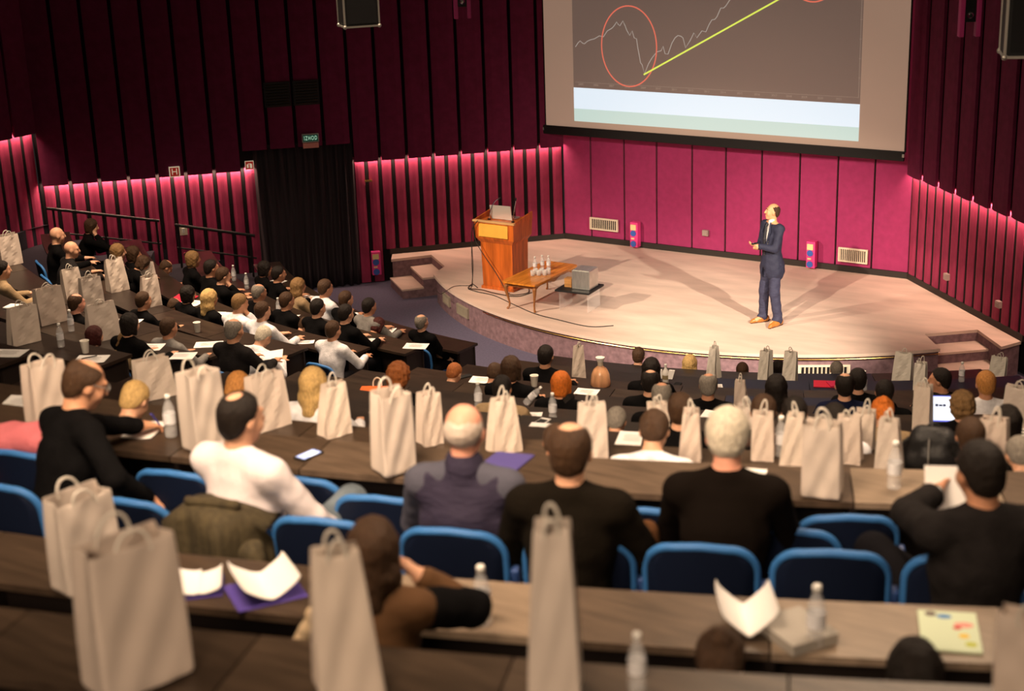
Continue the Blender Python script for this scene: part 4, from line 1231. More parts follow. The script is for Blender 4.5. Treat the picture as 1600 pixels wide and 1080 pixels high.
SEATG = 'blue seats under the seated audience'
JOB = ['bk', 'ch']
PEOPLE = [
    (3, 12.46, -30.53, 1.94, 'F', 'N', 'gy', 'bk', 'bald man in a black jacket seated at the back left by the maroon wall'),
    (2, 11.75, -39.71, 1.57, 'C', 'M', 'br', 'bk', 'brown-haired woman in black with a hand at her face, in front of the wall handrail'),
    (3, 12.45, -27.15, 1.89, 'A', 'N', 'gy', 'ch', 'bald man in a dark grey suit reaching one arm over the far left desk'),
    (2, 11.71, -29.34, 1.64, 'F', 'M', 'lb', 'bk', 'fair-haired woman in dark clothes behind the topmost white bag of the left block'),
    (1, 11.32, -33.53, 1.37, 'F', 'M', 'br', 'bk', 'light-brown-haired person just right of the fair-haired woman below the handrail'),
    (4, 13.85, -19.97, 2.2, 'F', 'S', 'dk', 'tn', 'dark-haired person in an olive jacket cut off by the left edge of the picture'),
    (2, 11.42, -28.57, 1.46, 'W', 'M', 'br', 'bk', 'brown-haired head showing between two white bags in the left block'),
    (1, 10.94, -31.74, 1.19, 'W', 'B', 'br', 'wt', 'balding man in a white top behind the white bag nearest the red folder'),
    (3, 12.78, -13.67, 1.87, 'F', 'S', 'br', 'bk', 'dark-haired man in black looking right, left of the bald man with the red folder'),
    (4, 13.89, -11.77, 2.18, 'F', 'B', 'br', 'bk', 'ruddy balding man seen between two white bags at the left'),
    (5, 14.92, -4.52, 2.4, 'F', 'M', 'au', 'bk', 'woman with dark red hair in front of a white bag, beside the paper cup'),
    (5, 14.72, -3.68, 2.28, 'W', 'M', 'lb', 'tn', 'fair-haired woman with hair tied back writing beside two white sheets'),
    (5, 14.71, -3.37, 2.51, 'F', 'M', 'dk', 'bk', 'black-haired woman with a pale profile turned right, behind the fair-haired woman'),
    (4, 13.87, -5.05, 2.18, 'F', 'S', 'br', 'gr', 'brown-haired man in a grey top looking right beside a paper cup'),
    (2, 11.83, -18.38, 1.39, 'W', 'B', 'br', 'bk', 'bald-crowned man bent over a white sheet next to the red folder'),
    (1, 10.65, -29.37, 1.37, 'F', 'M', 'lb', 'bk', 'light-brown-haired woman in front of the lit wall slats, head turned down'),
    (1, 10.66, -25.1, 1.41, 'F', 'S', 'dk', 'bk', 'dark-haired man in black in the farthest left row, seen from behind'),
    (1, 10.64, -23.19, 1.37, 'C', 'S', 'br', 'bk', 'dark-haired man in a black suit with a raised hand, behind the blonde woman'),
    (2, 11.75, -17.11, 1.58, 'F', 'M', 'dk', 'bk', 'dark-haired woman in black directly left of the blonde woman'),
    (2, 11.73, -14.71, 1.62, 'F', 'L', 'bl', 'bk', 'blonde woman with a golden bob in the middle of the left block'),
    (2, 11.66, -11.99, 1.64, 'C', 'S', 'lb', 'wt', 'young fair-haired man in a white shirt resting his chin on his hand'),
    (1, 10.67, -17.47, 1.36, 'F', 'B', 'gy', 'bk', 'grey-haired balding man with a white collar, right of the bottles by the wall'),
    (2, 11.72, -9.45, 1.65, 'F', 'S', 'br', 'wt', 'brown-haired man in a pale shirt behind the white-haired head'),
    (4, 13.82, -1.24, 2.28, 'F', 'B', 'gy', 'ch', 'grey balding man in a dark suit at an aisle end, broad back to us'),
    (3, 12.78, -3.92, 1.82, 'W', 'S', 'wh', 'wt', 'white-haired person bent over an open white folder'),
    (1, 10.67, -14.0, 1.37, 'F', 'S', 'br', 'bk', 'dark-haired man in black with a red neck in front of a six-sided white sheet'),
    (0, 9.61, -22.0, 1.07, 'F', 'L', 'lb', 'tn', 'woman with long wavy light-brown hair near the black curtain'),
    (0, 9.6, -29.08, 1.07, 'F', 'M', 'dk', 'bk', 'dark-haired woman in the shade in front of the curtain edge'),
    (0, 9.6, -25.87, 1.11, 'F', 'S', 'dk', 'bk', 'dark-haired person in black close to the curtain, right of the woman in the shade'),
    (0, 9.55, -18.19, 1.16, 'F', 'S', 'br', 'wt', 'brown-haired man in a pale shirt, the front-row head in front of the curtain'),
    (1, 10.69, -11.97, 1.12, 'W', 'S', 'br', 'tn', 'short-haired man in a tan sweater bent over his sheet, left block'),
    (1, 10.66, -10.63, 1.39, 'F', 'S', 'dk', 'bk', 'black-haired man in black with a white collar next to a rounded white sheet'),
    (0, 9.59, -14.98, 1.11, 'F', 'S', 'br', 'bk', 'brown-haired man near the blue hall floor, farther of two heads in line'),
    (1, 10.65, -7.89, 1.4, 'F', 'S', 'dk', 'bk', 'black-haired man, nearer of two heads in line beside the blue floor'),
    (2, 11.72, -3.64, 1.61, 'F', 'S', 'br', 'wt', 'brown-haired man with a white collar beside a small white sheet, looking right'),
    (0, 9.58, -12.11, 1.1, 'F', 'S', 'dk', 'gr', 'dark-haired bearded man in a grey jacket looking right towards the stage'),
    (0, 9.6, -11.04, 0.87, 'W', 'M', 'au', 'br', 'dark-brown-haired woman with rounded hair seen from behind near the aisle'),
    (0, 9.45, -7.01, 1.0, 'K', 'B', 'gy', 'bk', 'bald man in a dark suit lounging in the front seat, legs on the blue floor'),
    (8, 17.74, 10.09, 3.38, 'W', 'M', 'gi', 'bk', 'ginger-brown head bent low between the two big loop-handled white bags at left'),
    (9, 19.14, 10.64, 3.8, 'W', 'S', 'bl', 'wt', 'fair-haired head bent low right in front of the writing man'),
    (8, 17.88, 12.26, 3.52, 'F', 'L', 'bl', 'wt', 'woman with a blonde bob and pale top behind a white bag'),
    (6, 15.76, 10.98, 2.82, 'F', 'C', 'rd', 'bk', 'person with thick curly ginger hair behind two white bags'),
    (3, 12.78, 7.25, 1.75, 'W', 'S', 'rd', 'tn', 'ginger-brown-haired person looking down at a phone near the aisle'),
    (3, 12.78, 9.33, 1.8, 'W', 'B', 'br', 'bk', 'bald-crowned man bowed behind the sheet, left of a dark brown head'),
    (4, 13.83, 11.9, 2.26, 'F', 'M', 'br', 'bk', 'dark-brown-haired woman in the front part of the centre block beside the paper cup'),
    (6, 15.78, 14.25, 2.8, 'F', 'S', 'dk', 'tn', 'dark-haired man in a tan sweater behind a tall white bag, forearm on the desk'),
    (2, 11.71, 9.97, 1.66, 'F', 'S', 'dk', 'bk', 'short dark-haired man in the front row against the blue floor'),
    (5, 14.72, 14.94, 2.48, 'F', 'M', 'or', 'bk', 'person with bright orange hair, left of the standing white bag'),
    (5, 14.72, 15.1, 2.29, 'W', 'S', 'dk', 'bk', 'dark head bowed right below the orange-haired person, beside a bottle'),
    (9, 19.13, 18.5, 3.75, 'W', 'B', 'br', 'br', 'top of a balding brown head in front of the near desk, below the white phone'),
    (7, 16.84, 18.28, 3.0, 'W', 'S', 'gy', 'gr', 'grey-brown-haired man in a grey sleeve leaning on his arm beside a white bag'),
    (9, 19.06, 20.09, 3.82, 'W', 'S', 'br', 'wt', 'short-haired man in a white shirt with a blue lanyard bowed over a white sheet'),
    (8, 17.89, 20.17, 3.51, 'F', 'S', 'br', 'bk', 'auburn-brown-haired man behind the white-shirted man'),
    (6, 15.78, 18.89, 2.82, 'F', 'B', 'gy', 'bk', 'grey man with a round bald crown left of the auburn-haired man'),
    (2, 11.74, 15.7, 1.62, 'F', 'L', 'dk', 'bk', 'black-haired woman in the second row left of the white bottle'),
    (4, 13.84, 17.38, 2.23, 'F', 'B', 'dk', 'bk', 'dark-haired man with thinning crown directly behind the black-haired woman'),
    (-1, 8.54, 10.27, 0.64, 'F', 'S', 'br', 'bk', 'brown-haired man in the front row against the mauve stage front'),
    (-1, 8.65, 14.88, 0.63, 'F', 'L', 'bl', 'bk', 'woman with long blonde hair in the front row against the stage front'),
    (-1, 8.73, 19.27, 0.6, 'K', 'S', 'br', 'bk', 'top of a brown head in the front row between two white bags'),
    (4, 13.86, 19.56, 2.23, 'F', 'B', 'gy', 'bk', 'grey frizzy-haired man with a bald spot beside a white card'),
    (4, 13.85, 22.04, 2.23, 'F', 'L', 'dk', 'bk', 'woman with smooth black hair at the navy-toned desk'),
    (-1, 8.7, 22.14, 0.63, 'F', 'S', 'dk', 'bk', 'dark-haired head in the front row half hidden by a grey-white bag'),
    (-1, 8.73, 26.78, 0.63, 'F', 'S', 'gy', 'bk', 'grey-haired man in the front row beside the stage vent'),
    (4, 13.83, 24.51, 2.25, 'F', 'B', 'dk', 'nv', 'man in a navy jacket with a thinning crown beside the red folders'),
    (3, 12.8, 25.45, 1.94, 'F', 'S', 'dk', 'bk', 'dark-haired man directly right of the navy-jacketed man, farther off'),
    (4, 13.83, 25.95, 2.19, 'C', 'S', 'dk', 'bk', 'dark-haired man leaning his head on his hand, right of the navy-jacketed man'),
    (7, 16.61, 24.58, 3.04, 'W', 'U', 'or', 'tn', 'ginger-haired person showing above a white bag, below the man leaning on his hand'),
    (8, 17.9, 23.18, 3.48, 'F', 'S', 'dk', 'wt', 'dark-haired person in a pale blue shirt between white bags on the right'),
    (8, 17.89, 22.41, 3.51, 'F', 'S', 'dk', 'bk', 'dark-haired head behind white bag handles right of a bottle'),
    (8, 17.9, 21.81, 3.52, 'F', 'S', 'br', 'bk', 'brown hair seen between the handles of a white bag, behind the white-haired man'),
    (3, 12.78, 28.89, 1.93, 'L', 'S', 'dk', 'bk', 'dark-haired man in black turned in profile to the left, near the stage steps'),
    (4, 13.82, 29.56, 2.26, 'F', 'S', 'gi', 'wt', 'ginger-blonde person in a white top in front of the stage steps'),
    (6, 15.8, 27.02, 2.8, 'F', 'C', 'lb', 'bk', 'curly light-brown-haired man in black at the right of the laptop screen'),
    (8, 17.91, 26.46, 3.48, 'F', 'M', 'dk', 'bk', 'dark smooth-haired woman behind a white bag at the far right'),
    (9, 18.98, 25.15, 3.81, 'F', 'S', 'br', 'bk', "brown-haired man in black in front of the lit laptop's right edge"),
    (9, 18.95, 25.96, 3.69, 'W', 'S', 'gy', 'br', 'greying head cut off by the right edge of the picture'),
]

for i, (k, r, phi, zh, pose, hair, hc, top, label) in enumerate(PEOPLE):
    f = fig(pose); rr = random.Random(i * 7 + 1)
    zf = ZK[k] - .75 if k >= 0 else FLOOR
    s = min(1.06, max(.84, (zh - zf) / float(f['hc'][2])))
    p, a = place_fig(f, r, phi, s, zf)
    col = M_collar if (top in ('ch', 'gr', 'nv') or (top == 'bk' and i % 2)) else None
    sk = SKIN[rr.choice([0, 1, 1, 2])]
    if 'ruddy' in label: sk = SKIN[3]
    person(f, p, a, label, hair, HAIRM[hc], TOPM[top], sk, 'seated audience', s, col, sx=rr.choice([1., -1.]) if pose in 'FW' else 1.)
    chair(p, a, 'blue seat under the ' + ' '.join(label.split(',')[0].replace('top of a ', '').split()[:12]), SEATG, s, True)
# ================================================================== white paper bags
M_bag = [mat('white_bag_paper_%d' % i, c, .75, spec=.25, noise=(5, .05), bump=(7, .12)) for i, c in enumerate([(.62, .52, .45), (.66, .56, .48), (.58, .50, .44)])]
M_bagfar = mat('grey_white_bag_paper', (.74, .70, .63), .75, spec=.25, noise=(5, .05), bump=(7, .12))
M_cord = mat('white_bag_cord', (.68, .63, .56), .7)
CAMXY = (10.545, -23.589)
BAGS = [
    (4, 13.26, -27.51, 25, 0, 0.41, 0.29, 'white paper bag farthest left and highest, beside the man at the picture edge'),
    (4, 13.26, -17.36, 25, 1, 0.42, 0.24, "white bag in front of the reaching bald man's elbow"),
    (4, 13.26, -15.29, 25, 0, 0.4, 0.26, 'white bag right of and slightly nearer than the one by the reaching bald man'),
    (5, 14.36, -10.76, 25, 0, 0.39, 0.31, 'white bag left of the ruddy balding man, bottle at its foot'),
    (3, 12.2, -22.6, 25, 1, 0.43, 0.26, 'topmost white bag in front of the fair-haired woman at the wall'),
    (2, 11.38, -28.59, 25, 0, 0.27, 0.24, 'white bag in the middle of the three near the red folder'),
    (3, 12.2, -17.9, 25, 1, 0.4, 0.24, 'white bag nearest the red folder'),
    (6, 15.55, -5.51, 25, 0, 0.36, 0.29, 'white bag at the left edge behind a dark bowed head'),
    (5, 14.37, -6.85, 25, 1, 0.38, 0.34, 'white bag behind the woman with dark red hair'),
    (10, 19.76, 10.23, 30.0, 2, 0.4, 0.23, 'large white bag left of the man writing in a black suit'),
    (8, 17.54, 7.31, 20, 0, 0.3, 0.27, "white bag on the desk behind the writing man's bottle"),
    (10, 19.78, 13.21, 32.5, 2, 0.45, 0.21, 'big open white bag between the bottle and the man in the white shirt'),
    (9, 18.58, 12.38, 32.5, 0, 0.36, 0.25, 'white bag with upright loop handles beyond the man in the white shirt'),
    (9, 18.6, 13.79, 30.0, 1, 0.33, 0.18, 'white bag in front of the woman with the blonde bob'),
    (10, 19.86, 16.45, 27.5, 2, 0.44, 0.19, 'large white bag at the desk edge in front of the curly ginger hair'),
    (9, 18.61, 15.72, 25.0, 0, 0.33, 0.13, 'white bag tucked behind the large bag at the desk edge'),
    (9, 18.64, 17.18, 25.0, 3, 0.34, 0.18, 'white bag standing at the top of the purple folder'),
    (9, 18.65, 18.82, 6, 1, 0.33, 0.17, 'white bag left of the white-shirted man with a lanyard'),
    (9, 18.66, 20.58, -4, 3, 0.32, 0.13, "white bag left of the white-haired man's head"),
    (8, 17.51, 19.61, 6, 0, 0.27, 0.14, "white bag standing beyond the white-shirted man's head"),
    (8, 17.5, 21.42, -8, 0, 0.27, 0.13, "white bag behind the right side of the white-haired man's head"),
    (9, 18.56, 21.85, -6, 1, 0.29, 0.13, 'white bag with its two handles framing brown hair'),
    (9, 18.66, 22.35, -10, 3, 0.33, 0.13, 'white bag partly hidden behind the big foremost white bag on the right'),
    (10, 19.86, 22.72, -8, 2, 0.38, 0.19, 'big foremost white bag on the near desk right of the white-haired man'),
    (9, 18.56, 23.36, -10, 1, 0.28, 0.13, 'narrow white bag right of the big foremost bag'),
    (8, 17.55, 23.86, -12, 0, 0.27, 0.13, 'thin white bag beyond the narrow one, in front of the pale blue shirt'),
    (9, 18.72, 23.99, -12, 3, 0.32, 0.14, 'white bag behind the bottle on the near desk'),
    (9, 18.74, 25.69, -10, 2, 0.34, 0.15, 'white bag directly above the dark-haired man holding a paper'),
    (6, 15.44, 26.23, -14, 0, 0.37, 0.13, 'white bag left of the lit laptop'),
    (6, 15.4, 28.97, -14, 1, 0.35, 0.24, 'white bag cut off by the right edge of the picture, on a middle row'),
    (1, 10.32, 30.89, -16, 0, 0.34, 0.13, 'grey-white bag between the big far bag and the man in profile'),
    (0, 9.26, 31.23, -18, 1, 0.38, 0.22, "grey-white bag with raised handles in front of the stage's gold strip, right part"),
    (0, 9.26, 38.33, -18, 0, 0.27, 0.19, 'grey-white bag behind the ginger-blonde person, by the stage steps'),
    (0, 9.26, 22.99, -14, 1, 0.4, 0.16, 'grey-white bag standing right of the dark front-row head'),
    (0, 9.26, 21.19, -30, 0, 0.42, 0.13, 'grey-white bag with a pointed top left of the dark front-row head'),
    (0, 9.18, 17.31, -35, 3, 0.41, 0.13, 'slim grey-white bag standing edge-on beside the long blonde hair'),
    (4, 13.37, 20.69, -8, 3, 0.31, 0.13, 'slim white bag with thin twin handles at the navy-toned desk'),
    (1, 10.32, 9.24, 2, 3, 0.4, 0.16, 'tall white bag standing alone left of the peach flask'),
    (11, 21.76, 14.76, 30.0, 2, 0.41, 0.27, 'white bag behind the largest left foreground bag'),
    (12, 22.96, 17.16, 25.0, 2, 0.5, 0.31, 'largest white bag in the left foreground'),
    (12, 22.9, 18.86, 6, 3, 0.5, 0.21, 'tall white foreground bag hiding part of the dark-haired woman'),
    (12, 22.83, 20.45, -4, 3, 0.59, 0.17, 'tall narrow white foreground bag in the bottom middle'),
    (12, 22.72, 24.02, -10, 2, 0.3, 0.24, 'white bag sliver at the bottom right edge of the picture'),
]
PAPERS = [
    (9, 18.73, 6.74, 0.21, 0.3, 20, 'sheet', 'white sheet left of the large bag at the left edge'),
    (10, 19.63, 11.8, 0.18, 0.25, 10, 'sheet', "white note sheet under the writing man's hand"),
    (4, 13.27, -11.8, 0.3, 0.21, 30, 'sheet', 'white open sheet right of the white bag by the dark-red-haired woman'),
    (6, 15.56, -1.83, 0.3, 0.21, 30, 'sheet', "white sheet with a pen on it above the writing man's head"),
    (7, 16.49, -1.69, 0.3, 0.21, 25, 'sheet', 'white sheet at the left edge held by a dark bowed person'),
    (5, 14.33, -14.19, 0.22, 0.16, 30, 'book', 'white booklet lying at the far left edge'),
    (5, 14.33, -4.24, 0.3, 0.21, 30, 'sheet', 'white sheet in front of the fair-haired woman with tied hair'),
    (5, 14.36, -2.24, 0.3, 0.21, 30, 'sheet', 'white sheet behind the white bag, right of another sheet'),
    (2, 11.32, -21.27, 0.3, 0.24, 35, 'sheet', 'white sheet just below the red folder'),
    (2, 11.32, -17.9, 0.28, 0.14, 40, 'sheet', "white sheet left of the grey balding man's head"),
    (4, 13.27, -5.49, 0.3, 0.2, 40, 'sheet', "white sheet left of the grey balding man's shoulder"),
    (4, 13.27, -1.92, 0.42, 0.26, 40, 'openbook', 'open white folder in front of the white-haired person'),
    (0, 9.2, -33.44, 0.24, 0.18, 30, 'sheet', 'white sheet near the grey-haired man with the white collar'),
    (0, 9.2, -26.87, 0.28, 0.22, 30, 'sheet', 'six-sided white sheet beside the man with the red neck'),
    (0, 9.2, -21.42, 0.28, 0.22, 30, 'sheet', 'rounded white sheet right of the black-haired man'),
    (1, 10.26, -17.59, 0.3, 0.2, 30, 'sheet', 'white sheet left of the tan sweater'),
    (1, 10.26, -13.17, 0.2, 0.16, 30, 'sheet', 'small white sheet left of the brown-haired man by the aisle'),
    (0, 9.2, -17.46, 0.26, 0.2, 30, 'sheet', 'white sheet beside the grey sleeve near the blue floor'),
    (1, 10.26, -8.15, 0.3, 0.21, 25, 'sheet', 'printed white sheet on the aisle-end desk of the left block'),
    (1, 10.09, -4.39, 0.3, 0.21, 25, 'sheet', 'printed white sheet behind the bald man in the front seat'),
    (2, 11.32, -8.14, 0.22, 0.12, 40, 'sheet', 'small white card on the empty desk at the aisle'),
    (0, 9.18, -12.63, 0.14, 0.2, 30, 'sheet', 'white sheet right of the dark-brown-haired woman'),
    (3, 12.21, 7.42, 0.26, 0.2, 12, 'sheet', 'printed white sheet left of the bowed bald crown'),
    (4, 13.44, 13.91, 0.13, 0.2, 0, 'sheet', 'white sheet right of the dark bowed head'),
    (3, 12.25, 12.98, 0.24, 0.17, 0, 'sheet', 'white sheet below the tall lone white bag'),
    (7, 16.55, 16.27, 0.24, 0.1, 0, 'book', 'white narrow booklet beneath the white phone'),
    (6, 15.5, 14.72, 0.2, 0.2, 10, 'sheet', "white sheet beside the tan sweater's forearm"),
    (8, 17.51, 19.01, 0.2, 0.24, 0, 'sheet', 'white sheet in front of the white-shirted man'),
    (5, 14.34, 20.07, 0.28, 0.22, -10, 'sheet', 'bright white sheet on the desk right of the auburn-haired man'),
    (1, 10.26, 18.48, 0.06, 0.16, 10, 'sheet', 'slim white card right of the frizzy grey head'),
    (10, 19.67, 21.66, 0.17, 0.22, -8, 'sheet', "white sheet right of the white-haired man's neck"),
    (9, 18.57, 25.3, 0.3, 0.16, -10, 'sheet', 'white printed sheets in front of the brown-haired man by the laptop'),
    (7, 16.55, 25.25, 0.14, 0.22, 20, 'sheet', 'pinkish printed sheet left of the black backpack'),
]
BOTTLES = [
    (6, 15.45, -3.89, 'clear water bottle with a white cap beside the paper cup at the left'),
    (5, 14.42, -8.89, 'clear water bottle leaning by the white bag at the left'),
    (10, 19.67, 12.38, "clear water bottle at the writing man's hand"),
    (6, 15.42, 13.0, 'small clear bottle left of the bag on the purple folder'),
    (6, 15.54, 15.5, 'clear water bottle beside the white phone'),
    (9, 18.52, 22.15, 'clear water bottle right of the bag whose handles frame brown hair'),
    (1, 10.29, 27.46, 'clear water bottle behind the man leaning on his hand'),
    (1, 10.07, 33.9, 'clear water bottle in front of the stage steps'),
    (10, 19.75, 23.73, 'clear water bottle on the near desk at the right'),
    (11, 21.76, 19.19, "clear water bottle beside the dark-haired woman's elbow"),
    (11, 21.76, 22.48, 'clear water bottle with white cap in the right foreground'),
    (1, 10.28, -18.59, 'clear bottle beside the white sheet of the man with the red neck'),
    (1, 10.04, -29.93, 'clear bottle near the wall in the farthest left row, left of another bottle'),
    (1, 10.04, -26.88, 'clear bottle near the wall, right of the dark suit with the raised hand'),
]
CUPS = [
    (6, 15.45, -2.59, 'white paper cup beside the woman with dark red hair'),
    (3, 12.44, -16.37, 'white paper cup between two white sheets in the left block'),
    (3, 12.42, -11.26, 'white paper cup right of the brown-haired man in grey'),
    (3, 12.22, 10.24, 'white paper cup standing alone left of the orange hair'),
]
PHONES = [
    (10, 19.75, 14.93, 22, 'lit', 'lit smartphone lying on the near desk right of the white shirt'),
    (7, 16.45, 16.06, 15, 'white', 'white phone with black screen beside the clear bottle'),
    (3, 12.17, 6.36, 30, 'dark', 'dark phone held by the ginger-brown-haired person'),
    (6, 15.52, 12.97, 20, 'white', 'pale phone left of the bag on the purple folder'),
    (1, 10.28, 15.74, 5, 'black', 'black phone right of the white bottle'),
    (5, 14.49, 7.58, 25, 'black', 'black phone on the orange folder'),
    (6, 15.39, 20.29, 10, 'dark', 'dark phone at the left of the bright white sheet'),
]



def bag_mesh(w, d, h, var, seed, fine=False):
    """thin-walled open bag with gusset sides; narrow at the top where it is squeezed"""
    rnd = random.Random(seed)
    nz = 16 if fine else 10
    nx, ny = (10, 6) if fine else (6, 4)
    squeeze = {0: .55, 1: .25, 2: .85, 3: .35}[var] * rnd.uniform(.85, 1.1)
    phs = [rnd.uniform(0, 6.28) for _ in range(6)]
    lean = rnd.uniform(-.02, .02)
    bm = nb(); rows = []
    for i in range(nz + 1):
        f = i / nz; z = h * f
        dd = d / 2 * (1 - (1 - squeeze) * f ** 1.3)
        ww = w / 2 * (1 + (.02 if var != 2 else .03) * math.sin(f * 3.1) - (.12 * f if var == 1 else .32 * f if var == 3 else .05 * f))
        gus = (.012 + .33 * d * f * (1.1 - squeeze)) if var != 2 else .004 + .12 * d * f
        ring = []
        def dent(u, v): return .0055 * math.sin(7 * u / w * 1.2 + phs[0] + 4 * f) * math.sin(9 * f + phs[1]) + .004 * math.sin(13 * u / w + phs[2] - 11 * f)
        zt = z + (.010 * math.sin(phs[3]) if i == nz else 0)
        for j in range(nx + 1):
            u = -ww + 2 * ww * j / nx; e = 1 - abs(2 * j / nx - 1) ** 4
            dip = -.02 * e * math.sin(PI * j / nx) * (1 if var in (1, 3) else .3) if i == nz else 0
            ring.append((u + lean * f, -dd - dent(u, 0) * e, zt + dip))
        for j in range(1, ny):
            v = -dd + 2 * dd * j / ny
            ring.append((ww - gus * (1 - abs(2 * j / ny - 1)) + lean * f, v, zt))
        for j in range(nx + 1):
            u = ww - 2 * ww * j / nx; e = 1 - abs(2 * j / nx - 1) ** 4
            ring.append((u + lean * f, dd + dent(u, 1) * e, z + (.008 * math.sin(phs[4]) if i == nz else 0)))
        for j in range(1, ny):
            v = dd - 2 * dd * j / ny
            ring.append((-ww + gus * (1 - abs(2 * j / ny - 1)) + lean * f, v, zt))
        rows.append([bm.verts.new(p) for p in ring])
    n = len(rows[0])
    for a, b in zip(rows, rows[1:]):
        for j in range(n): bm.faces.new((a[j], a[(j + 1) % n], b[(j + 1) % n], b[j]))
    bm.faces.new(rows[0][::-1])
    top = [v.co.copy() for v in rows[-1]]
    return bm_mesh('bag_paper', bm), top, nx, ny


for i, (k, r, phi, yw, var, h, w, label) in enumerate(BAGS):
    fine = k >= 10
    d = .14 * min(h, .5) / .38
    p = pol(r, phi, ZK[k] + .003)
    a0 = math.atan2(CAMXY[0] - p.x, -(CAMXY[1] - p.y))
    rz = a0 + math.radians(yw)
    root = empty('paper_bag', p, rz, label, 'bag', 'white paper bags on the desks')
    me, top, nx, ny = bag_mesh(w, d, h, var, 100 + i, fine)
    o = add_obj('bag_body', me, M_bagfar if label.startswith(('grey', 'slim grey')) else M_bag[i % 3], root)
    sm = o.modifiers.new('paper', 'SOLIDIFY'); sm.thickness = .0035
    if fine:
        sb = o.modifiers.new('soft', 'SUBSURF'); sb.levels = sb.render_levels = 1
    rnd = random.Random(500 + i)
    for side in (0, 1):
        base = nx + 1 + ny - 1 if side else 0
        a = top[base + int(round(nx * .28))]; b = top[base + int(round(nx * .72))]
        hh = rnd.uniform(.06, .10); sw = rnd.uniform(-.025, .025); ly = rnd.uniform(-.02, .02)
        pts = bez(a + Vector((0, 0, -.03)), a + Vector((sw, ly, hh)), b + Vector((sw, ly, hh)), b + Vector((0, 0, -.03)), 12)
        bm = nb(); tube(bm, pts, .0045 if not fine else .0055, 6); add_obj('handle', bm, M_cord, root)

# ================================================================== papers, booklets
M_paper = mat('white_paper', (.84, .82, .80), .7)
M_ink = mat('grey_print', (.30, .28, .28), .7)
M_pinkpaper = mat('pinkish_paper', (.80, .60, .50), .7)


def sheet_bm(w, h, t=.002, curl=.006, n=6, seed=0):
    rnd = random.Random(seed); c1, c2 = rnd.uniform(-curl, curl), rnd.uniform(0, curl)
    bm = nb(); g = []
    for i in range(n + 1):
        row = []
        for j in range(n + 1):
            u, v = i / n - .5, j / n - .5
            row.append(bm.verts.new((u * w, v * h, .0015 + abs(c1) * (2 * u) ** 4 + c2 * max(0, 2 * v) ** 3)))
        g.append(row)
    for i in range(n):
        for j in range(n): bm.faces.new((g[i][j], g[i + 1][j], g[i + 1][j + 1], g[i][j + 1]))
    r = bmesh.ops.extrude_face_region(bm, geom=bm.faces[:])
    bmesh.ops.translate(bm, vec=(0, 0, t), verts=[v for v in r['geom'] if isinstance(v, bmesh.types.BMVert)])
    return bm


def on_desk(name, k, r, phi, yaw, label, cat, group=None, lift=.0015):
    return empty(name, pol(r, phi, ZK[k] + lift), math.radians(phi + yaw), label, cat, group)


for i, (k, r, phi, w, h, yaw, kind, label) in enumerate(PAPERS):
    g = 'papers on the desks'
    if kind == 'sheet':
        root = on_desk('paper_sheet', k, r, phi, yaw, label, 'paper', g)
        add_obj('sheet', sheet_bm(w, h, seed=i), M_pinkpaper if 'pinkish' in label else M_paper, root)
        bm = nb()
        for q in range(5): box(bm, (-.02 * w, h * (.28 - .11 * q), .0062), (w * (.62 if q % 2 else .5), .004, .0006))
        add_obj('printing', bm, M_ink, root)
        if 'pen on it' in label:
            bm = nb(); tube(bm, [(-.08, -.04, .012), (.02, .07, .012)], .005, 8)
            tag(add_obj('pen', bm, M_black, None, root.location + Vector((0, 0, .004)), (0, 0, math.radians(phi + 20))), 'dark pen lying on the white sheet above the writing man', 'pen')
    elif kind == 'book':
        root = on_desk('booklet', k, r, phi, yaw, label, 'booklet', g)
        bm = nb(); box(bm, (0, 0, .008), (w, h, .012), bev=.003); add_obj('page_block', bm, M_paper, root)
        bm = nb(); box(bm, (0, 0, .0165), (w + .004, h + .004, .003)); add_obj('cover', bm, M_paper, root)
    else:
        root = on_desk('open_folder', k, r, phi, yaw, label, 'folder', g)
        for sx in (-1, 1):
            bm = sheet_bm(w / 2, h, .004, .01, 6, i + sx); add_obj('page', bm, M_paper, root, (sx * w / 4, 0, .01), (0, sx * -.10, 0))

for i, (k, r, phi, label) in enumerate(BOTTLES):
    bottle(pol(r, phi, ZK[k] + .003), label, 'water bottles on the desks', 1.12 if k >= 9 else 1.08)
bottle(pol(22.75, 21.05, ZK[12] + .003), 'water bottle cut off by the bottom edge, only its white cap showing', 'water bottles on the desks', .9)
M_cup = mat('paper_cup_white', (.78, .74, .66), .6)
M_coffee = mat('coffee', (.05, .02, .01), .2)
for k, r, phi, label in CUPS:
    root = on_desk('paper_cup', k, r, phi, 0, label, 'cup', 'paper cups on the desks', .003)
    bm = nb(); lathe(bm, [(.030, 0), (.031, .002), (.043, .115), (.0455, .118), (.0455, .122), (.041, .122), (.038, .09)], 18, caps=False); add_obj('cup_wall', bm_mesh('cup_wall', bm, True), M_cup, root)
    bm = nb(); lathe(bm, [(.039, .093), (.039, .096)], 16); add_obj('coffee', bm, M_coffee, root)
    bm = nb(); lathe(bm, [(.030, .001), (.030, .004)], 16); add_obj('cup_bottom', bm, M_cup, root)
M_phonelit = mat('phone_screen_lit', (.3, .35, .6), .2, emit=((.50, .62, 1.0), 1.0))
M_phonelit2 = mat('phone_screen_white_patch', (.6, .6, .7), .2, emit=((.9, .95, 1.0), 1.3))
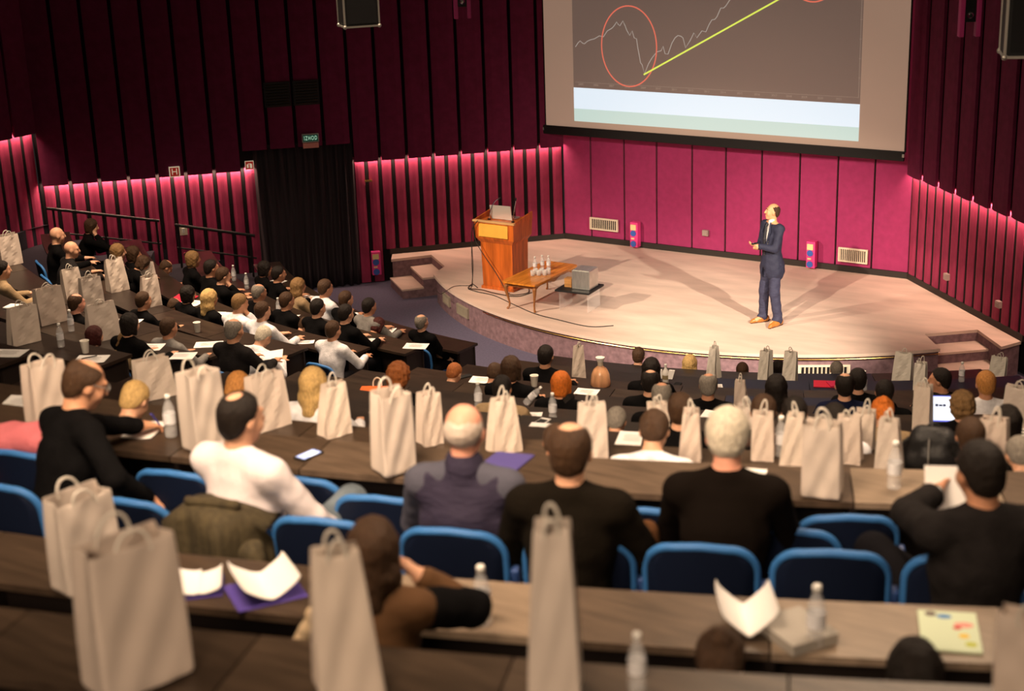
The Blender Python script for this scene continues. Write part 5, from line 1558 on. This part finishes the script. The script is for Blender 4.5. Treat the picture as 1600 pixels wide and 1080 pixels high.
for k, r, phi, yaw, kind, label in PHONES:
    root = on_desk('smartphone', k, r, phi, -yaw, label, 'phone', 'phones on the desks', .012 if 'orange' in label else .002)
    bm = nb(); box(bm, (0, 0, .005), (.078, .155, .009), bev=.004); add_obj('case', bm, M_white if kind == 'white' else M_black, root)
    bm = nb(); box(bm, (0, 0, .0102), (.066, .125 if kind != 'white' else .09, .001)); add_obj('display', bm, M_phonelit if kind == 'lit' else M_black, root)
    if kind == 'lit':
        bm = nb(); box(bm, (.004, .012, .0109), (.05, .06, .0008)); add_obj('display_window', bm, M_phonelit2, root)

# ================================================================== single things on the desks
M_orange = mat('orange_fabric', (.72, .13, .02), .7)
root = on_desk('pouch', 5, 14.44, 7.36, 20, 'orange pouch lying flat between two white bags', 'pouch')
bm = nb(); box(bm, (0, 0, .014), (.28, .2, .024), bev=.01); add_obj('body', bm, M_orange, root)
bm = nb(); tube(bm, bez((-.03, .09, .02), (-.05, .14, .12), (.06, .14, .12), (.05, .09, .02)), .007, 6); add_obj('strap', bm, M_cream, root)
M_purple = mat('purple_folder', (.075, .06, .22), .55)
root = on_desk('folder', 10, 19.72, 17.98, -4, 'purple folder lying on the long near desk', 'folder')
bm = nb(); prism(bm, [(-.14, -.20), (.07, -.20), (.13, .20), (-.08, .20)], .001, .008); add_obj('cover', bm, M_purple, root)
bm = nb(); prism(bm, [(-.13, -.19), (.06, -.19), (.12, .19), (-.07, .19)], .0082, .0095); add_obj('front_flap', bm, M_purple, root)
M_redf = mat('red_folder', (.62, .022, .055), .55)
root = on_desk('red_folder', 2, 11.31, -22.5, 30, 'red folder at the left beside the bag and the white sheet', 'folder', 'red folders')
bm = nb(); box(bm, (0, 0, .012), (.32, .24, .012), bev=.004, rot=Euler((.12, 0, 0))); add_obj('cover', bm, M_redf, root)
root = on_desk('red_folder', 1, 10.08, 25.15, -4, 'larger red folder on the navy desk left of the navy jacket', 'folder', 'red folders')
bm = nb(); box(bm, (0, 0, .006), (.26, .22, .008)); add_obj('cover', bm, M_redf, root)
root = on_desk('red_folder', 1, 10.10, 25.75, 12, 'smaller red folder on top of the larger one on the navy desk', 'folder', 'red folders', .013)
bm = nb(); box(bm, (0, 0, .006), (.15, .18, .01)); add_obj('cover', bm, mat('crimson_folder', (.55, .02, .08), .55), root)
# audience laptop with a lit page
root = on_desk('laptop', 6, 15.45, 26.75, -4, 'open laptop with a bright white and blue page on its screen', 'laptop')
M_scrw = mat('laptop_page', (.4, .4, .5), .3, emit=((.86, .92, 1.0), 1.15))
M_scrb = mat('laptop_blue_border', (.1, .1, .5), .3, emit=((.16, .20, .85), 1.0))
M_scrt = mat('laptop_page_text', (.05, .05, .08), .4, emit=((.05, .08, .16), .5))
bm = nb(); box(bm, (0, -.02, .012), (.345, .24, .02), bev=.004); add_obj('keyboard_base', bm, M_black, root)
bm = nb()
for q in range(5): box(bm, (0, .06 - .026 * q, .0235), (.29, .018, .003))
add_obj('keys', bm, mat('grey_keys', (.05, .05, .055), .5), root)
lid = add_obj('lid', box(nb(), (0, 0, .12), (.345, .012, .235), bev=.004), M_black, root, (0, .10, .02), (-.16, 0, 0))
for nm, m_, c, s in (('screen_border', M_scrb, (0, -.0075, .122), (.325, .002, .205)), ('screen_page', M_scrw, (0, -.009, .124), (.308, .002, .188))):
    add_obj(nm, box(nb(), c, s), m_, lid)
bm = nb()
for c, s in (((-.092, -.0105, .150), (.020, .001, .018)), ((-.062, -.0105, .148), (.013, .001, .012)), ((-.03, -.0105, .150), (.022, .001, .022)), ((.0, -.0105, .149), (.026, .001, .016)), ((.028, -.0105, .150), (.022, .001, .02)), ((.0, -.0105, .196), (.3, .001, .002)), ((.13, -.0105, .118), (.03, .001, .002))):
    box(bm, c, s)
add_obj('page_text', bm, M_scrt, lid)
# backpack
root = on_desk('backpack', 9, 18.62, 24.72, -6, 'black backpack standing in front of the lit laptop', 'backpack')
M_bp = mat('black_nylon', (.010, .010, .011), .5, bump=(40, .3))
im = Imp(); im.ell((0, 0, .10), (.14, .085, .13), .05); im.cap((-.09, 0, .05), (.09, 0, .05), .08, k=.05); im.cap((-.06, -.02, .19), (.07, -.02, .18), .055, k=.05); im.ell((.02, -.08, .08), (.09, .04, .07), .03)
add_obj('body', im.mesh('backpack_body', .010, .004, 40), M_bp, root)
bm = nb(); tube(bm, bez((-.11, -.02, .18), (-.19, -.05, .16), (-.2, -.06, .05), (-.17, -.07, .006)), .011, 6); add_obj('strap', bm, M_bp, root)
bm = nb(); tube(bm, bez((.10, -.03, .2), (.17, -.06, .16), (.19, -.07, .07), (.2, -.07, .006)), .011, 6); add_obj('strap', bm, M_bp, root)
bm = nb(); tube(bm, [(-.02, -.085, .2), (-.02, -.13, .09), (-.02, -.10, .02)], .004, 6); add_obj('zip', bm, M_steel, root)
bm = nb(); tube(bm, bez((-.03, .0, .235), (-.03, 0, .27), (.04, 0, .27), (.04, 0, .235)), .006, 6); add_obj('grab_handle', bm, M_bp, root)
# printed tent card
root = on_desk('printed_booklet', 7, 16.66, 27.65, -12, 'white printed booklet with a green lower strip near the right edge', 'booklet')
for nm, z0, m_ in (('page', .075, M_paper),):
    add_obj(nm, box(nb(), (0, 0, z0), (.21, .006, .15), rot=Euler((-.5, 0, 0))), m_, root)
bm = nb()
for q in range(3): box(bm, (-.0, -.0045, .135 - .02 * q), (.15 - .02 * q, .002, .009))
o = add_obj('printed_lines', bm, M_black, root); o.rotation_euler = (0, 0, 0); o.data.transform(Matrix.Translation((0, 0, .075)) @ Matrix.Rotation(-.5, 4, 'X') @ Matrix.Translation((0, 0, -.075)))
bm = nb(); box(bm, (0, -.0045, .012), (.21, .002, .02)); bm.transform(Matrix.Translation((0, 0, .075)) @ Matrix.Rotation(-.5, 4, 'X') @ Matrix.Translation((0, 0, -.075)))
add_obj('green_strip', bm, mat('lime_green_print', (.35, .5, .05), .6), root)
# white bottle with tissues, peach flask
root = on_desk('white_bottle', 1, 10.26, 14.97, 0, 'white bottle with napkins tucked round it on a front desk', 'bottle')
bm = nb(); lathe(bm, [(.035, 0), (.037, .01), (.037, .12), (.03, .16), (.014, .19), (.014, .21)], 16); add_obj('bottle_body', bm_mesh('bottle_body', bm, True), M_white, root)
bm = nb(); lathe(bm, [(.016, .205), (.016, .235), (.012, .24)], 12); add_obj('cap', bm, M_caps, root)
for sx in (-1, 1):
    bm = nb(); taper_box(bm, .07, .17, sx * .06 - .025, sx * .06 + .025, -.03, .03, sx * .075 - .035, sx * .075 + .035, -.012, .012); add_obj('napkin', bm, M_paper, root)
bm = nb(); lathe(bm, [(.038, .06), (.038, .11)], 16, caps=False); add_obj('label', bm, mat('grey_gold_label', (.35, .28, .15), .4), root)
root = on_desk('flask', 2, 11.2, 12.2, 0, 'peach-coloured flask with a white flared lid standing on a front desk', 'flask')
M_peach = mat('peach_glass', (.78, .42, .22), .25, spec=.6, trans=.25, noise=(6, .25, (3, 3, .5)))
bm = nb(); lathe(bm, [(.105, 0), (.112, .01), (.108, .06), (.098, .13), (.075, .185), (.04, .215), (.03, .23)], 22); add_obj('body', bm_mesh('flask_body', bm, True), M_peach, root)
bm = nb(); lathe(bm, [(.03, .225), (.03, .275)], 16); add_obj('neck', bm, M_cream, root)
bm = nb(); lathe(bm, [(.034, .272), (.05, .315), (.05, .325), (.02, .33)], 16); add_obj('lid', bm, M_white, root)
bottle(pol(14.42, 13.25, ZK[5] + .035), 'clear water bottle tilted beside the tan sweater', 'water bottles on the desks', 1.0, (.0, .75, .4))
# foreground booklets
M_violet = mat('violet_cover', (.09, .06, .30), .5)


def leaflet(name, k, r, phi, yaw, label, w, h, open_a, cover):
    root = on_desk(name, k, r, phi, yaw, label, 'booklet', 'open booklets in the foreground', .004)
    for sx in (-1, 1):
        bm = sheet_bm(w, h, .004, .014, 8, int(r * 10) + sx)
        add_obj('page', bm, M_paper, root, (sx * w / 2 * math.cos(open_a), 0, w / 2 * math.sin(open_a) + .006), (0, -sx * open_a, 0))
    if cover:
        bm = nb(); box(bm, (0, 0, .001), (w * 1.9, h * 1.05, .003)); add_obj('cover', bm, M_violet, root)
    return root
leaflet('open_booklet', 11, 21.68, 15.98, 25, 'small white folded leaflet in the left foreground, left of the open booklet', .10, .19, .25, True)
leaflet('open_booklet', 11, 21.66, 16.72, 40, 'white open booklet with violet cover in the left foreground, pages standing up', .15, .24, .55, True)
leaflet('open_booklet', 11, 21.64, 21.80, 10, 'white open booklet standing tent-like in the right foreground', .16, .24, .75, False)
root = on_desk('grey_box', 11, 21.70, 22.30, 35, 'flat grey box or book right of the open booklet in the foreground', 'box')
M_greybox = mat('grey_card', (.36, .33, .29), .6)
bm = nb(); box(bm, (0, 0, .022), (.20, .24, .04), bev=.004); add_obj('body', bm, M_greybox, root)
bm = nb(); box(bm, (0, 0, .044), (.205, .245, .006)); add_obj('lid', bm, M_greybox, root)
root = on_desk('pale_green_notebook', 11, 21.62, 23.78, -3, 'pale green notebook with coloured spots at the lower right', 'notebook')
bm = nb(); box(bm, (0, 0, .007), (.215, .30, .012), bev=.003); add_obj('cover', bm, mat('mint_cover', (.60, .70, .50), .6), root)
for x, y, s, c, nm in ((-.06, .12, .022, (.10, .06, .06), 'dark_spot'), (-.012, .105, .02, (.04, .2, .5), 'blue_spot'), (.055, .045, .026, (.75, .3, .25), 'pink_spot'), (.03, .02, .016, (.6, .02, .02), 'red_spot'), (.05, -.04, .02, (.75, .5, .03), 'yellow_spot'), (.07, -.10, .022, (.45, .5, .03), 'lime_spot')):
    bm = nb(); lathe(bm, [(s, .0132), (s, .0142)], 14); bm.transform(Matrix.Translation((x, y, 0)) @ Matrix.Diagonal((1.4 if nm in ('pink_spot', 'blue_spot') else 1, .8, 1, 1)))
    add_obj(nm, bm, mat('spot_' + nm, c, .6), root)
# coats over seats
M_olive_c = mat('olive_coat_cloth', (.05, .038, .018), .85, noise=(6, .4, (5, 5, .6)), bump=(30, .3))
p = pol(20.70, 15.10, ZN + .03)
root = empty('coat', p, math.radians(15.1), 'olive coat hung over the seat back behind the white shirt', 'coat')
bm = nb(); g = []
for i in range(33):
    u = i / 32 * 2 - 1; row = []
    for j in range(15):
        f = j / 14
        x = u * (.255 + .07 * f); zt = .955 - .10 * abs(u) ** 3
        if j < 3: z = zt + .0 - .0 * j; y = -.10 - .10 * j
        else: z = zt - (f - .14) * .85; y = -.335 - .02 * f + .022 * math.sin(u * 13 + 2 * f) * f + .07 * u * u - .03 * math.sin(u * 5)
        row.append(bm.verts.new((x, y + .06 * u * u, z)))
    g.append(row)
for i in range(32):
    for j in range(14): bm.faces.new((g[i][j], g[i + 1][j], g[i + 1][j + 1], g[i][j + 1]))
o = add_obj('coat_cloth', bm_mesh('coat_cloth', bm, True), M_olive_c, root); sm = o.modifiers.new('t', 'SOLIDIFY'); sm.thickness = .02
im = Imp(); im.cap((.22, -.30, .78), (.32, -.32, .45), .055, .045, .02); add_obj('sleeve', im.mesh('coat_sleeve', .012, .006, 40), M_olive_c, root)
im = Imp(); im.cap((-.12, -.22, .965), (.12, -.22, .965), .024, k=.02); add_obj('coat_collar', im.mesh('coat_collar', .010), M_olive_c, root)
M_pinkc = mat('pink_coat_cloth', (.50, .13, .15), .8, bump=(30, .3)); M_fur = mat('brown_fur', (.16, .07, .018), .9, noise=(60, .6), bump=(90, .9))
p = pol(20.22, 10.85, ZN)
root = empty('coat', p, math.radians(10.85), 'pink coat with a brown fur hood on a seat at the left edge', 'coat')
im = Imp(); im.cap((-.32, 0, .82), (.12, -.02, .90), .12, .10, .06); im.cap((-.3, 0, .55), (.02, 0, .6), .15, .12, .08); add_obj('coat_cloth', im.mesh('pink_coat', .014, .008, 30), M_pinkc, root)
im = Imp(); im.ell((.20, -.03, .90), (.085, .085, .085), .03); add_obj('fur_hood', im.mesh('fur_hood', .010, .008, 110), M_fur, root)
M_khaki = mat('khaki_lining', (.42, .31, .20), .8)
p = pol(20.62, 20.48, ZN)
root = empty('jacket', p, math.radians(20.4), 'dark jacket with khaki lining beside the man in the dark sweater', 'jacket')
im = Imp(); im.cap((.02, -.06, .90), (.10, -.12, .45), .05, .06, .04); add_obj('jacket_cloth', im.mesh('jacket_cloth', .012, .004, 30), TOPM['br'], root)
im = Imp(); im.cap((-.05, -.09, .84), (.0, -.16, .48), .04, .045, .03); add_obj('lining', im.mesh('jacket_lining', .012, .003, 30), M_khaki, root)
# ================================================================== the people close to us
def local_of(p, a, s, w):
    """world point -> the figure's own frame"""
    v = Vector(w) - p; v.rotate(Euler((0, 0, -a))); v /= s
    return (v.x, v.y, v.z)


def near(label, r, phi, turn, s, zf, hair, hairm, topm, skin, kw, hands=None, collar=None, trousers=None, topname='jacket', topcat=None, vest=None):
    """two passes: pose once for the head position, then again with hands aimed at world points"""
    a = math.radians(phi + turn)
    H = V3(0, 0, .5)
    kk = dict(POSE['F']); kk.update(kw)
    lean = kk.get('lean', .06); cl = lean * .45
    hc = (0, math.sin(lean) * .545 + math.sin(cl + kk.get('hpitch', 0) * .4) * .075 + .02 + math.sin(cl + kk.get('hpitch', 0)) * .095)
    h = Vector((0, hc[1] * s, 0)); h.rotate(Euler((0, 0, a)))
    p = pol(r, phi, zf); p.x -= h.x; p.y -= h.y
    for nm, w in (hands or {}).items(): kk[nm] = local_of(p, a, s, w)
    f = figure(label.split()[0], vox=.010, wob=.0016, **kk)
    o = person(f, p, a, label, hair, hairm, topm, skin, 'people in the near rows', s, collar, trousers, topname)
    chair_needed = False
    return o, f, p, a


s8 = 1.08
# man writing at the left
o, f, p, a = near('balding man with glasses in a black suit writing at the near desk', 20.24, 12.05, -14, s8, ZN, 'B', HAIRM['br'], TOPM['bk'], SKIN[0],
     dict(lean=.34, twist=-.25, hyaw=-.45, hpitch=.30, lp=(-.8, -.3, -.4), rp=(.8, -.5, -.3), wr=.7, rh=(.45, .1, .62)), {'lh': pol(19.66, 11.98, ZK[10] + .045), 'rh': pol(20.40, 13.25, ZK[10] - .03)}, M_collar)
bm = nb()
R_ = f['hm']
for sx in (-1, 1):
    tube(bm, [(sx * .078, .0, .02), (sx * .073, .085, .018)], .0028, 6)
    tube(bm, [(sx * .031 + .024 * math.cos(t * PI / 6), .098, .014 + .018 * math.sin(t * PI / 6)) for t in range(13)], .0025, 5)
tube(bm, [(-.008, .103, .016), (.008, .103, .016)], .0025, 5)
g = add_obj('glasses', bm, M_steel, o); g.matrix_local = f['hm']
wp = pol(19.60, 11.98, ZK[10] + .05)
pen = empty('pen', wp, 0, 'blue pen in the writing hand of the balding man in black', 'pen')
bm = nb(); tube(bm, [(0, .03, -.035), (.02, -.05, .07)], .005, 8); add_obj('barrel', bm, mat('blue_plastic', (.05, .06, .5), .4), pen)
bm = nb(); tube(bm, [(0, .03, -.035), (-.004, .043, -.052)], [.0045, .001], 8); add_obj('tip', bm, M_steel, pen)
# white shirt
M_jeans = mat('blue_grey_jeans', (.10, .125, .15), .85, noise=(8, .4), bump=(80, .3))
M_shirt = mat('white_shirt_cloth', (.66, .60, .62), .8, bump=(9, .5, (2, 1, 1)))
near('dark-haired man with a bald crown in a white shirt at the near desk', 20.68, 15.25, -16, s8, ZN + .02, 'P', HAIRM['dk'], M_shirt, SKIN[1],
     dict(lean=-.10, hyaw=-.22, hpitch=.18, lh=(-.10, .32, .62), rh=(.24, .28, .60), rp=(.9, -.5, -.5), legs=((-.10, .46, .50), (-.1, .44, .07), (.21, .43, .69), (-.04, .50, .46)), coat=.022), None, M_collar, M_jeans, 'shirt')
# purple-blue vest
M_vest = mat('purple_blue_vest', (.020, .015, .036), .85, bump=(14, .6, (1, 1, 3)))
M_gsleeve = mat('grey_shirt_cloth', (.06, .06, .085), .85, bump=(30, .3))
o, f, p, a = near('bald pink-headed man with grey fringe in a purple-blue vest', 20.68, 18.27, 0, s8 * 1.02, ZN, 'N', HAIRM['wh'], M_gsleeve, SKIN[3],
     dict(lean=.04, hpitch=.06, lh=(-.13, .32, .62), rh=(.13, .32, .62), lp=(-1, -.2, -.6), rp=(1, -.2, -.6), coat=.018), None, None, None, 'shirt')
im = Imp(); s_ = V3(0, math.sin(.04), math.cos(.04)); H = V3(0, 0, .5)
im.ell(H + V3(0, -.01, .02), (.20, .16, .13), .05); im.ell(H + s_ * .18, (.178, .142, .17), .05); im.ell(H + s_ * .34, (.20, .152, .19), .05); im.cap(H + s_ * .485 + V3(-.15, 0, 0), H + s_ * .485 + V3(.15, 0, 0), .085, k=.05); im.cap(H + s_ * .5, H + s_ * .565, .095, .085, .03)
add_obj('vest', im.mesh('quilted_vest', .010, .004, 45), M_vest, o)
hb_ = Imp(); hb_.ell((0, -.02, .015), (.0805, .097, .08), .01); hb_.plane((0, .8, -.5), -.01); hb_.cut((0, .01, .115), (.066, .098, .085), .02)
h = add_obj('hair_ring', hb_.mesh('grey_fringe', .008, .002, 150), mat('hair_pale_grey', (.50, .42, .36), .6), o); h.matrix_local = f['hm']
# dark sweater
near('man with thinning fair-brown hair in a dark sweater at the near desk', 20.84, 19.68, 0, s8 * 1.02, ZN, 'B', HAIRM['br'], mat('dark_olive_sweater', (.008, .006, .004), .95, bump=(90, .4), spec=.06), SKIN[1],
     dict(lean=.04, hpitch=.10, lh=(-.14, .30, .62), rh=(.16, .28, .62), lp=(-1, -.3, -.6), rp=(1, -.3, -.6), coat=.022), None, M_collar, None, 'sweater')
# white-haired man
near('white-haired man in a black suit leaning over the near desk', 20.54, 21.48, 0, s8 * 1.02, ZN, 'F', HAIRM['wh'], mat('brown_black_suit', (.006, .004, .003), .9, bump=(12, .3), spec=.06), SKIN[3],
     dict(lean=.22, hpitch=.22, lh=(-.16, .48, .79), rh=(.18, .48, .79), lp=(-.45, -.4, -1), rp=(.45, -.4, -1), coat=.016, legs=((-.12, .44, .5), (-.12, .44, .07), (.22, .40, .52), (.2, .44, .07))), None, M_collar)
# man holding a paper
hand_w = pol(20.44, 24.02, ZK[10] + .285)
o, f, p, a = near('dark-haired man in a dark suit holding up a sheet of paper at the right', 20.90, 24.32, 12, s8 * 1.02, ZN, 'S', HAIRM['dk'], TOPM['ch'], SKIN[2],
     dict(lean=-.05, hpitch=.22, hyaw=.15, rh=(.20, .30, .66), lp=(-1.4, .0, -.25), rp=(1, -.3, -.6), coat=.024, wr=.5, palm=(.6, 0, -.4), sleeve=.05, legs=((-.25, .45, .70), (.05, .52, .46), (.10, .46, .50), (.1, .46, .07))), {'lh': hand_w}, M_collar)
W_, E_ = f['W'][0], f['E'][0]; dd = (E_ - W_) / np.linalg.norm(E_ - W_)
im = Imp(); im.cap(W_ + dd * .015, W_ + dd * .075, .037, .042, .01); add_obj('shirt_cuff', im.mesh('shirt_cuff', .007), M_collar, o)
im = Imp(); im.cap(W_ - dd * .004, W_ + dd * .008, .0315, .0315, .005); add_obj('watch_strap', im.mesh('watch_strap', .006), M_black, o)
im = Imp(); im.ell(W_ + V3(-.012, -.01, .03), (.018, .018, .010), .004); add_obj('watch', im.mesh('watch_face', .005), M_gold, o)
bm = nb(); tube(bm, [tuple(f['N'] + V3(-.062, .03, .02)), tuple(f['N'] + V3(-.075, .10, -.06)), tuple(f['N'] + V3(-.05, .17, -.2))], .009, 6); add_obj('lanyard', bm, mat('blue_lanyard', (.03, .05, .35), .6), o)
root = empty('paper_sheet', pol(20.38, 24.16, ZK[10] + .24), math.radians(24 - 6), 'white sheet held up in the hand of the dark-haired man at the right', 'paper')
bm = sheet_bm(.21, .28, seed=77); add_obj('sheet', bm, M_paper, root, (.02, 0, 0), (.95, 0, .1))
# dark-haired woman in the foreground
M_cream_trim = mat('cream_trim', (.62, .47, .30), .9, bump=(60, .5))
M_brownj = mat('brown_jacket', (.10, .045, .015), .85, bump=(12, .5))
ZF = ZK[11] - .75
o, f, p, a = near('dark-haired woman in a brown jacket propping her head on her arm', 22.08, 18.40, 4, .965, ZF + .04, 'L', HAIRM['br'], M_brownj, SKIN[1],
     dict(lean=.16, hpitch=.15, hyaw=.1, lh=(-.2, .45, .79), rp=(1.2, .25, -1.0), woman=True, wr=.9, coat=.024), {'rh': pol(21.98, 18.75, ZK[11] + .30)}, None, None, 'jacket')
S_, E_, W_ = f['S'][1], f['E'][1], f['W'][1]
im = Imp(); im.cap(S_ + (E_ - S_) * .25, E_, .083, .074, .02); im.cap(E_, E_ + (W_ - E_) * .22, .074, .06, .02); add_obj('black_sleeve', im.mesh('black_sleeve', .010, .003, 40), TOPM['bk'], o)
im = Imp(); im.cap(E_ + (W_ - E_) * .15, W_ + (E_ - W_) * .0, .046, .037, .01); add_obj('forearm_skin', im.mesh('forearm_skin', .009), SKIN[1], o)
im = Imp(); im.cap((-.24, -.10, .93), (-.16, -.11, 1.06), .028, k=.03); im.cap((-.16, -.11, 1.06), (-.06, -.10, 1.10), .026, k=.03); add_obj('fur_trim', im.mesh('cream_trim', .010, .004, 80), M_cream_trim, o)
seat_at(22.35, 18.3, ZF, 'blue seat under the dark-haired woman in the brown jacket', SEATG, 0, .95, True)
for phi, lab, hs, hm_ in ((21.62, 'brown-haired person bowed over the foreground desk beside the open booklet', 'U', 'br'), (23.28, 'woman with dark centre-parted hair bowed beside the pale green notebook', 'L', 'dk')):
    near(lab, 22.20, phi, 0, .93, ZF, hs, HAIRM[hm_], TOPM['bk'], SKIN[1], dict(lean=.86, hpitch=.30, lh=(-.13, .34, .60), rh=(.13, .34, .60), woman=True, coat=.02))
    seat_at(22.52, phi, ZF, 'blue seat under the %s' % ('brown-haired person bowed over the foreground desk' if hs == 'U' else 'woman with dark centre-parted hair in the foreground'), SEATG, 0, .95, True)
# lanyard of the white-shirted man and hand details stay with their owners

# ================================================================== the speaker
M_navysuit = mat('navy_suit_cloth', (.022, .024, .05), .7, bump=(25, .35), spec=.3)
M_navytr = mat('navy_trouser_cloth', (.035, .037, .075), .7, bump=(14, .5, (1, 1, 3)), spec=.3)
M_tan = mat('tan_leather', (.40, .15, .03), .3, spec=.5)
M_tie = mat('dark_tie', (.02, .02, .028), .6)
rz = math.radians(150)
loc = Vector((2.17, -3.22, 0)); sS = 1.035
kw = dict(lean=.0, twist=0., hyaw=-.42, hpitch=-.12, hip=.93, stand=True, lh=(-.045, .29, 1.20), rh=(.045, .24, 1.15), lp=(-.7, -.6, -.8), rp=(.75, -.6, -.8),
          legs=((-.125, .035, .50), (-.15, -.03, .085), (.115, .04, .50), (.145, .03, .085)), vox=.0085, coat=.020, wr=.55, palm=(.2, -.3, .6), sleeve=.02, wob=.003, hem=.0)
f = figure('speaker', **kw)
# jacket with an open front
s_ = f['s']; H = V3(0, 0, .93)
jk = Imp()
jk.ell(H + V3(0, -.012, -.07), (.199, .174, .19), .05); jk.ell(H + s_ * .06, (.172, .138, .14), .05); jk.ell(H + s_ * .19, (.162, .128, .16), .05); jk.ell(H + s_ * .34, (.190, .137, .19), .05)
jk.cap(H + s_ * .488 + V3(-.15, 0, 0), H + s_ * .488 + V3(.15, 0, 0), .078, k=.05)
jk.cap(H + V3(-.06, -.01, -.16), H + V3(.06, -.01, -.16), .142, k=.05)
for S_, E_, W_ in ((f['S'][0], f['E'][0], f['W'][0]), (f['S'][1], f['E'][1], f['W'][1])):
    e = W_ + (E_ - W_) / np.linalg.norm(E_ - W_) * .03
    jk.cap(S_, E_, .068, .056, .03); jk.cap(E_, e, .056, .043, .02)
jk.cut(H + V3(0, .16, .42), (.078, .10, .24), .01); jk.cut(H + V3(.0, .12, -.20), (.06, .10, .13), .02); jk.cut(H + V3(0, -.02, -.32), (.4, .4, .06), .01)
jk.cut(H + V3(0, .01, .60), (.068, .07, .07), .01)
spk = add_obj('person', f['body'], mat('skin_warm', (.66, .33, .17), .45), None, loc, (0, 0, rz), (sS * .92, sS * .95, sS))
tag(spk, 'speaker in a navy suit and dark tie standing on the stage, hands raised', 'person')
add_obj('jacket', jk.mesh('suit_jacket', .0085, .003, 45), M_navysuit, spk)
im = Imp(); im.ell(H + V3(0, -.01, -.02), (.17, .13, .12), .05); im.ell(H + s_ * .16, (.150, .113, .16), .05); im.ell(H + s_ * .34, (.175, .124, .18), .05); im.cap(H + s_ * .485 + V3(-.13, 0, 0), H + s_ * .485 + V3(.13, 0, 0), .066, k=.05)
im.cap(H + s_ * .50, H + s_ * .585, .068, .062, .03)
add_obj('shirt', im.mesh('dress_shirt', .009), M_collar, spk)
im = Imp(); im.cap(H + V3(0, .100, .555), H + V3(0, .118, .53), .018, .016, .01); im.cap(H + V3(0, .122, .52), H + V3(0, .142, .34), .014, .022, .01); im.cap(H + V3(0, .142, .34), H + V3(0, .132, .12), .022, .024, .01)
add_obj('tie', im.mesh('neck_tie', .006), M_tie, spk)
for sx in (-1, 1):
    im = Imp(); im.cap(H + V3(sx * .062, .08, .575), H + V3(sx * .092, .122, .44), .012, .018, .01); im.cap(H + V3(sx * .092, .122, .44), H + V3(sx * .03, .152, .21), .018, .010, .01)
    add_obj('lapel', im.mesh('lapel', .007), M_navysuit, spk)
tr = Imp(); tr.ell(H + V3(0, -.012, -.03), (.180, .152, .14), .05)
for K_, A_, sx in ((f['K'][0], f['A'][0], -1), (f['K'][1], f['A'][1], 1)):
    h_ = H + V3(sx * .088, .0, -.05)
    tr.cap(h_, K_, .098, .078, .04); tr.cap(K_, A_ + V3(0, 0, .0), .078, .068, .03); tr.ell(A_ + V3(0, .02, .01), (.07, .085, .03), .02)
add_obj('trousers', tr.mesh('suit_trousers', .0095, .004, 38), M_navytr, spk)
for A_, sx, yw in ((f['A'][0], -1, .25), (f['A'][1], 1, -.15)):
    Rz = rotm('Z', yw); c = A_ * V3(1, 1, 0) / 1.0
    im = Imp()
    def q(x, y, z): return c + Rz @ V3(x, y, z)
    im.cap(q(0, -.05, .048), q(0, .06, .050), .048, .048, .03); im.cap(q(0, .05, .046), q(.0, .17, .032), .048, .033, .03); im.cap(q(0, -.04, .06), q(0, 0, .085), .036, .04, .03); im.ell(q(0, .20, .02), (.026, .03, .017), .02, Rz)
    im.cut(q(0, .05, -.05), (.3, .4, .052), .004)
    add_obj('shoe', im.mesh('oxford_shoe', .007), M_tan, spk)
    im = Imp(); im.cap(q(0, -.055, .012), q(0, .06, .010), .040, .040, .01); im.cap(q(0, .06, .010), q(0, .2, .009), .038, .024, .01); im.cut(q(0, .05, -.05), (.3, .4, .051), .003); im.cut(q(0, .05, .068), (.3, .4, .051), .003)
    add_obj('shoe_sole', im.mesh('shoe_sole', .006), mat('dark_leather_sole', (.05, .02, .01), .5), spk)
hb_ = Imp(); hb_.ell((0, -.02, .02), (.082, .099, .09), .01); hb_.ell((0, -.055, -.03), (.068, .05, .055), .03); hb_.plane((0, .8, -.45), -.018); hb_.cut((0, .03, .125), (.070, .125, .07), .02)
for sx in (-1, 1): hb_.cut((sx * .082, .0, -.035), (.03, .03, .04), .01)
h = add_obj('short_hair', hb_.mesh('receding_hair', .007, .002, 150), HAIRM['br'], spk); h.matrix_local = f['hm']
for sx in (-1, 1):
    im = Imp(); im.cap((sx * .045, .085, .034), (sx * .014, .0935, .036), .0045, .005, .003); e_ = add_obj('eyebrow', im.mesh('eyebrow', .004), HAIRM['br'], spk); e_.matrix_local = f['hm']
    im = Imp(); im.ell((sx * .031, .087, .012), (.006, .006, .006), .002); e_ = add_obj('eye', im.mesh('eye', .003), M_black, spk); e_.matrix_local = f['hm']
im = Imp(); im.ell(f['W'][1] + V3(-.0, -.02, .0), (.02, .012, .02), .003)
root = empty('clicker', spk.matrix_basis @ Vector(f['W'][0] + V3(-.02, .085, .05)), rz, 'small black remote clicker in the raised hand of the speaker', 'remote')
bm = nb(); box(bm, (0, 0, 0), (.03, .09, .02), bev=.006); add_obj('body', bm, M_black, root)
bm = nb(); box(bm, (0, .02, .011), (.012, .018, .004), bev=.001); add_obj('button', bm, M_steel, root)
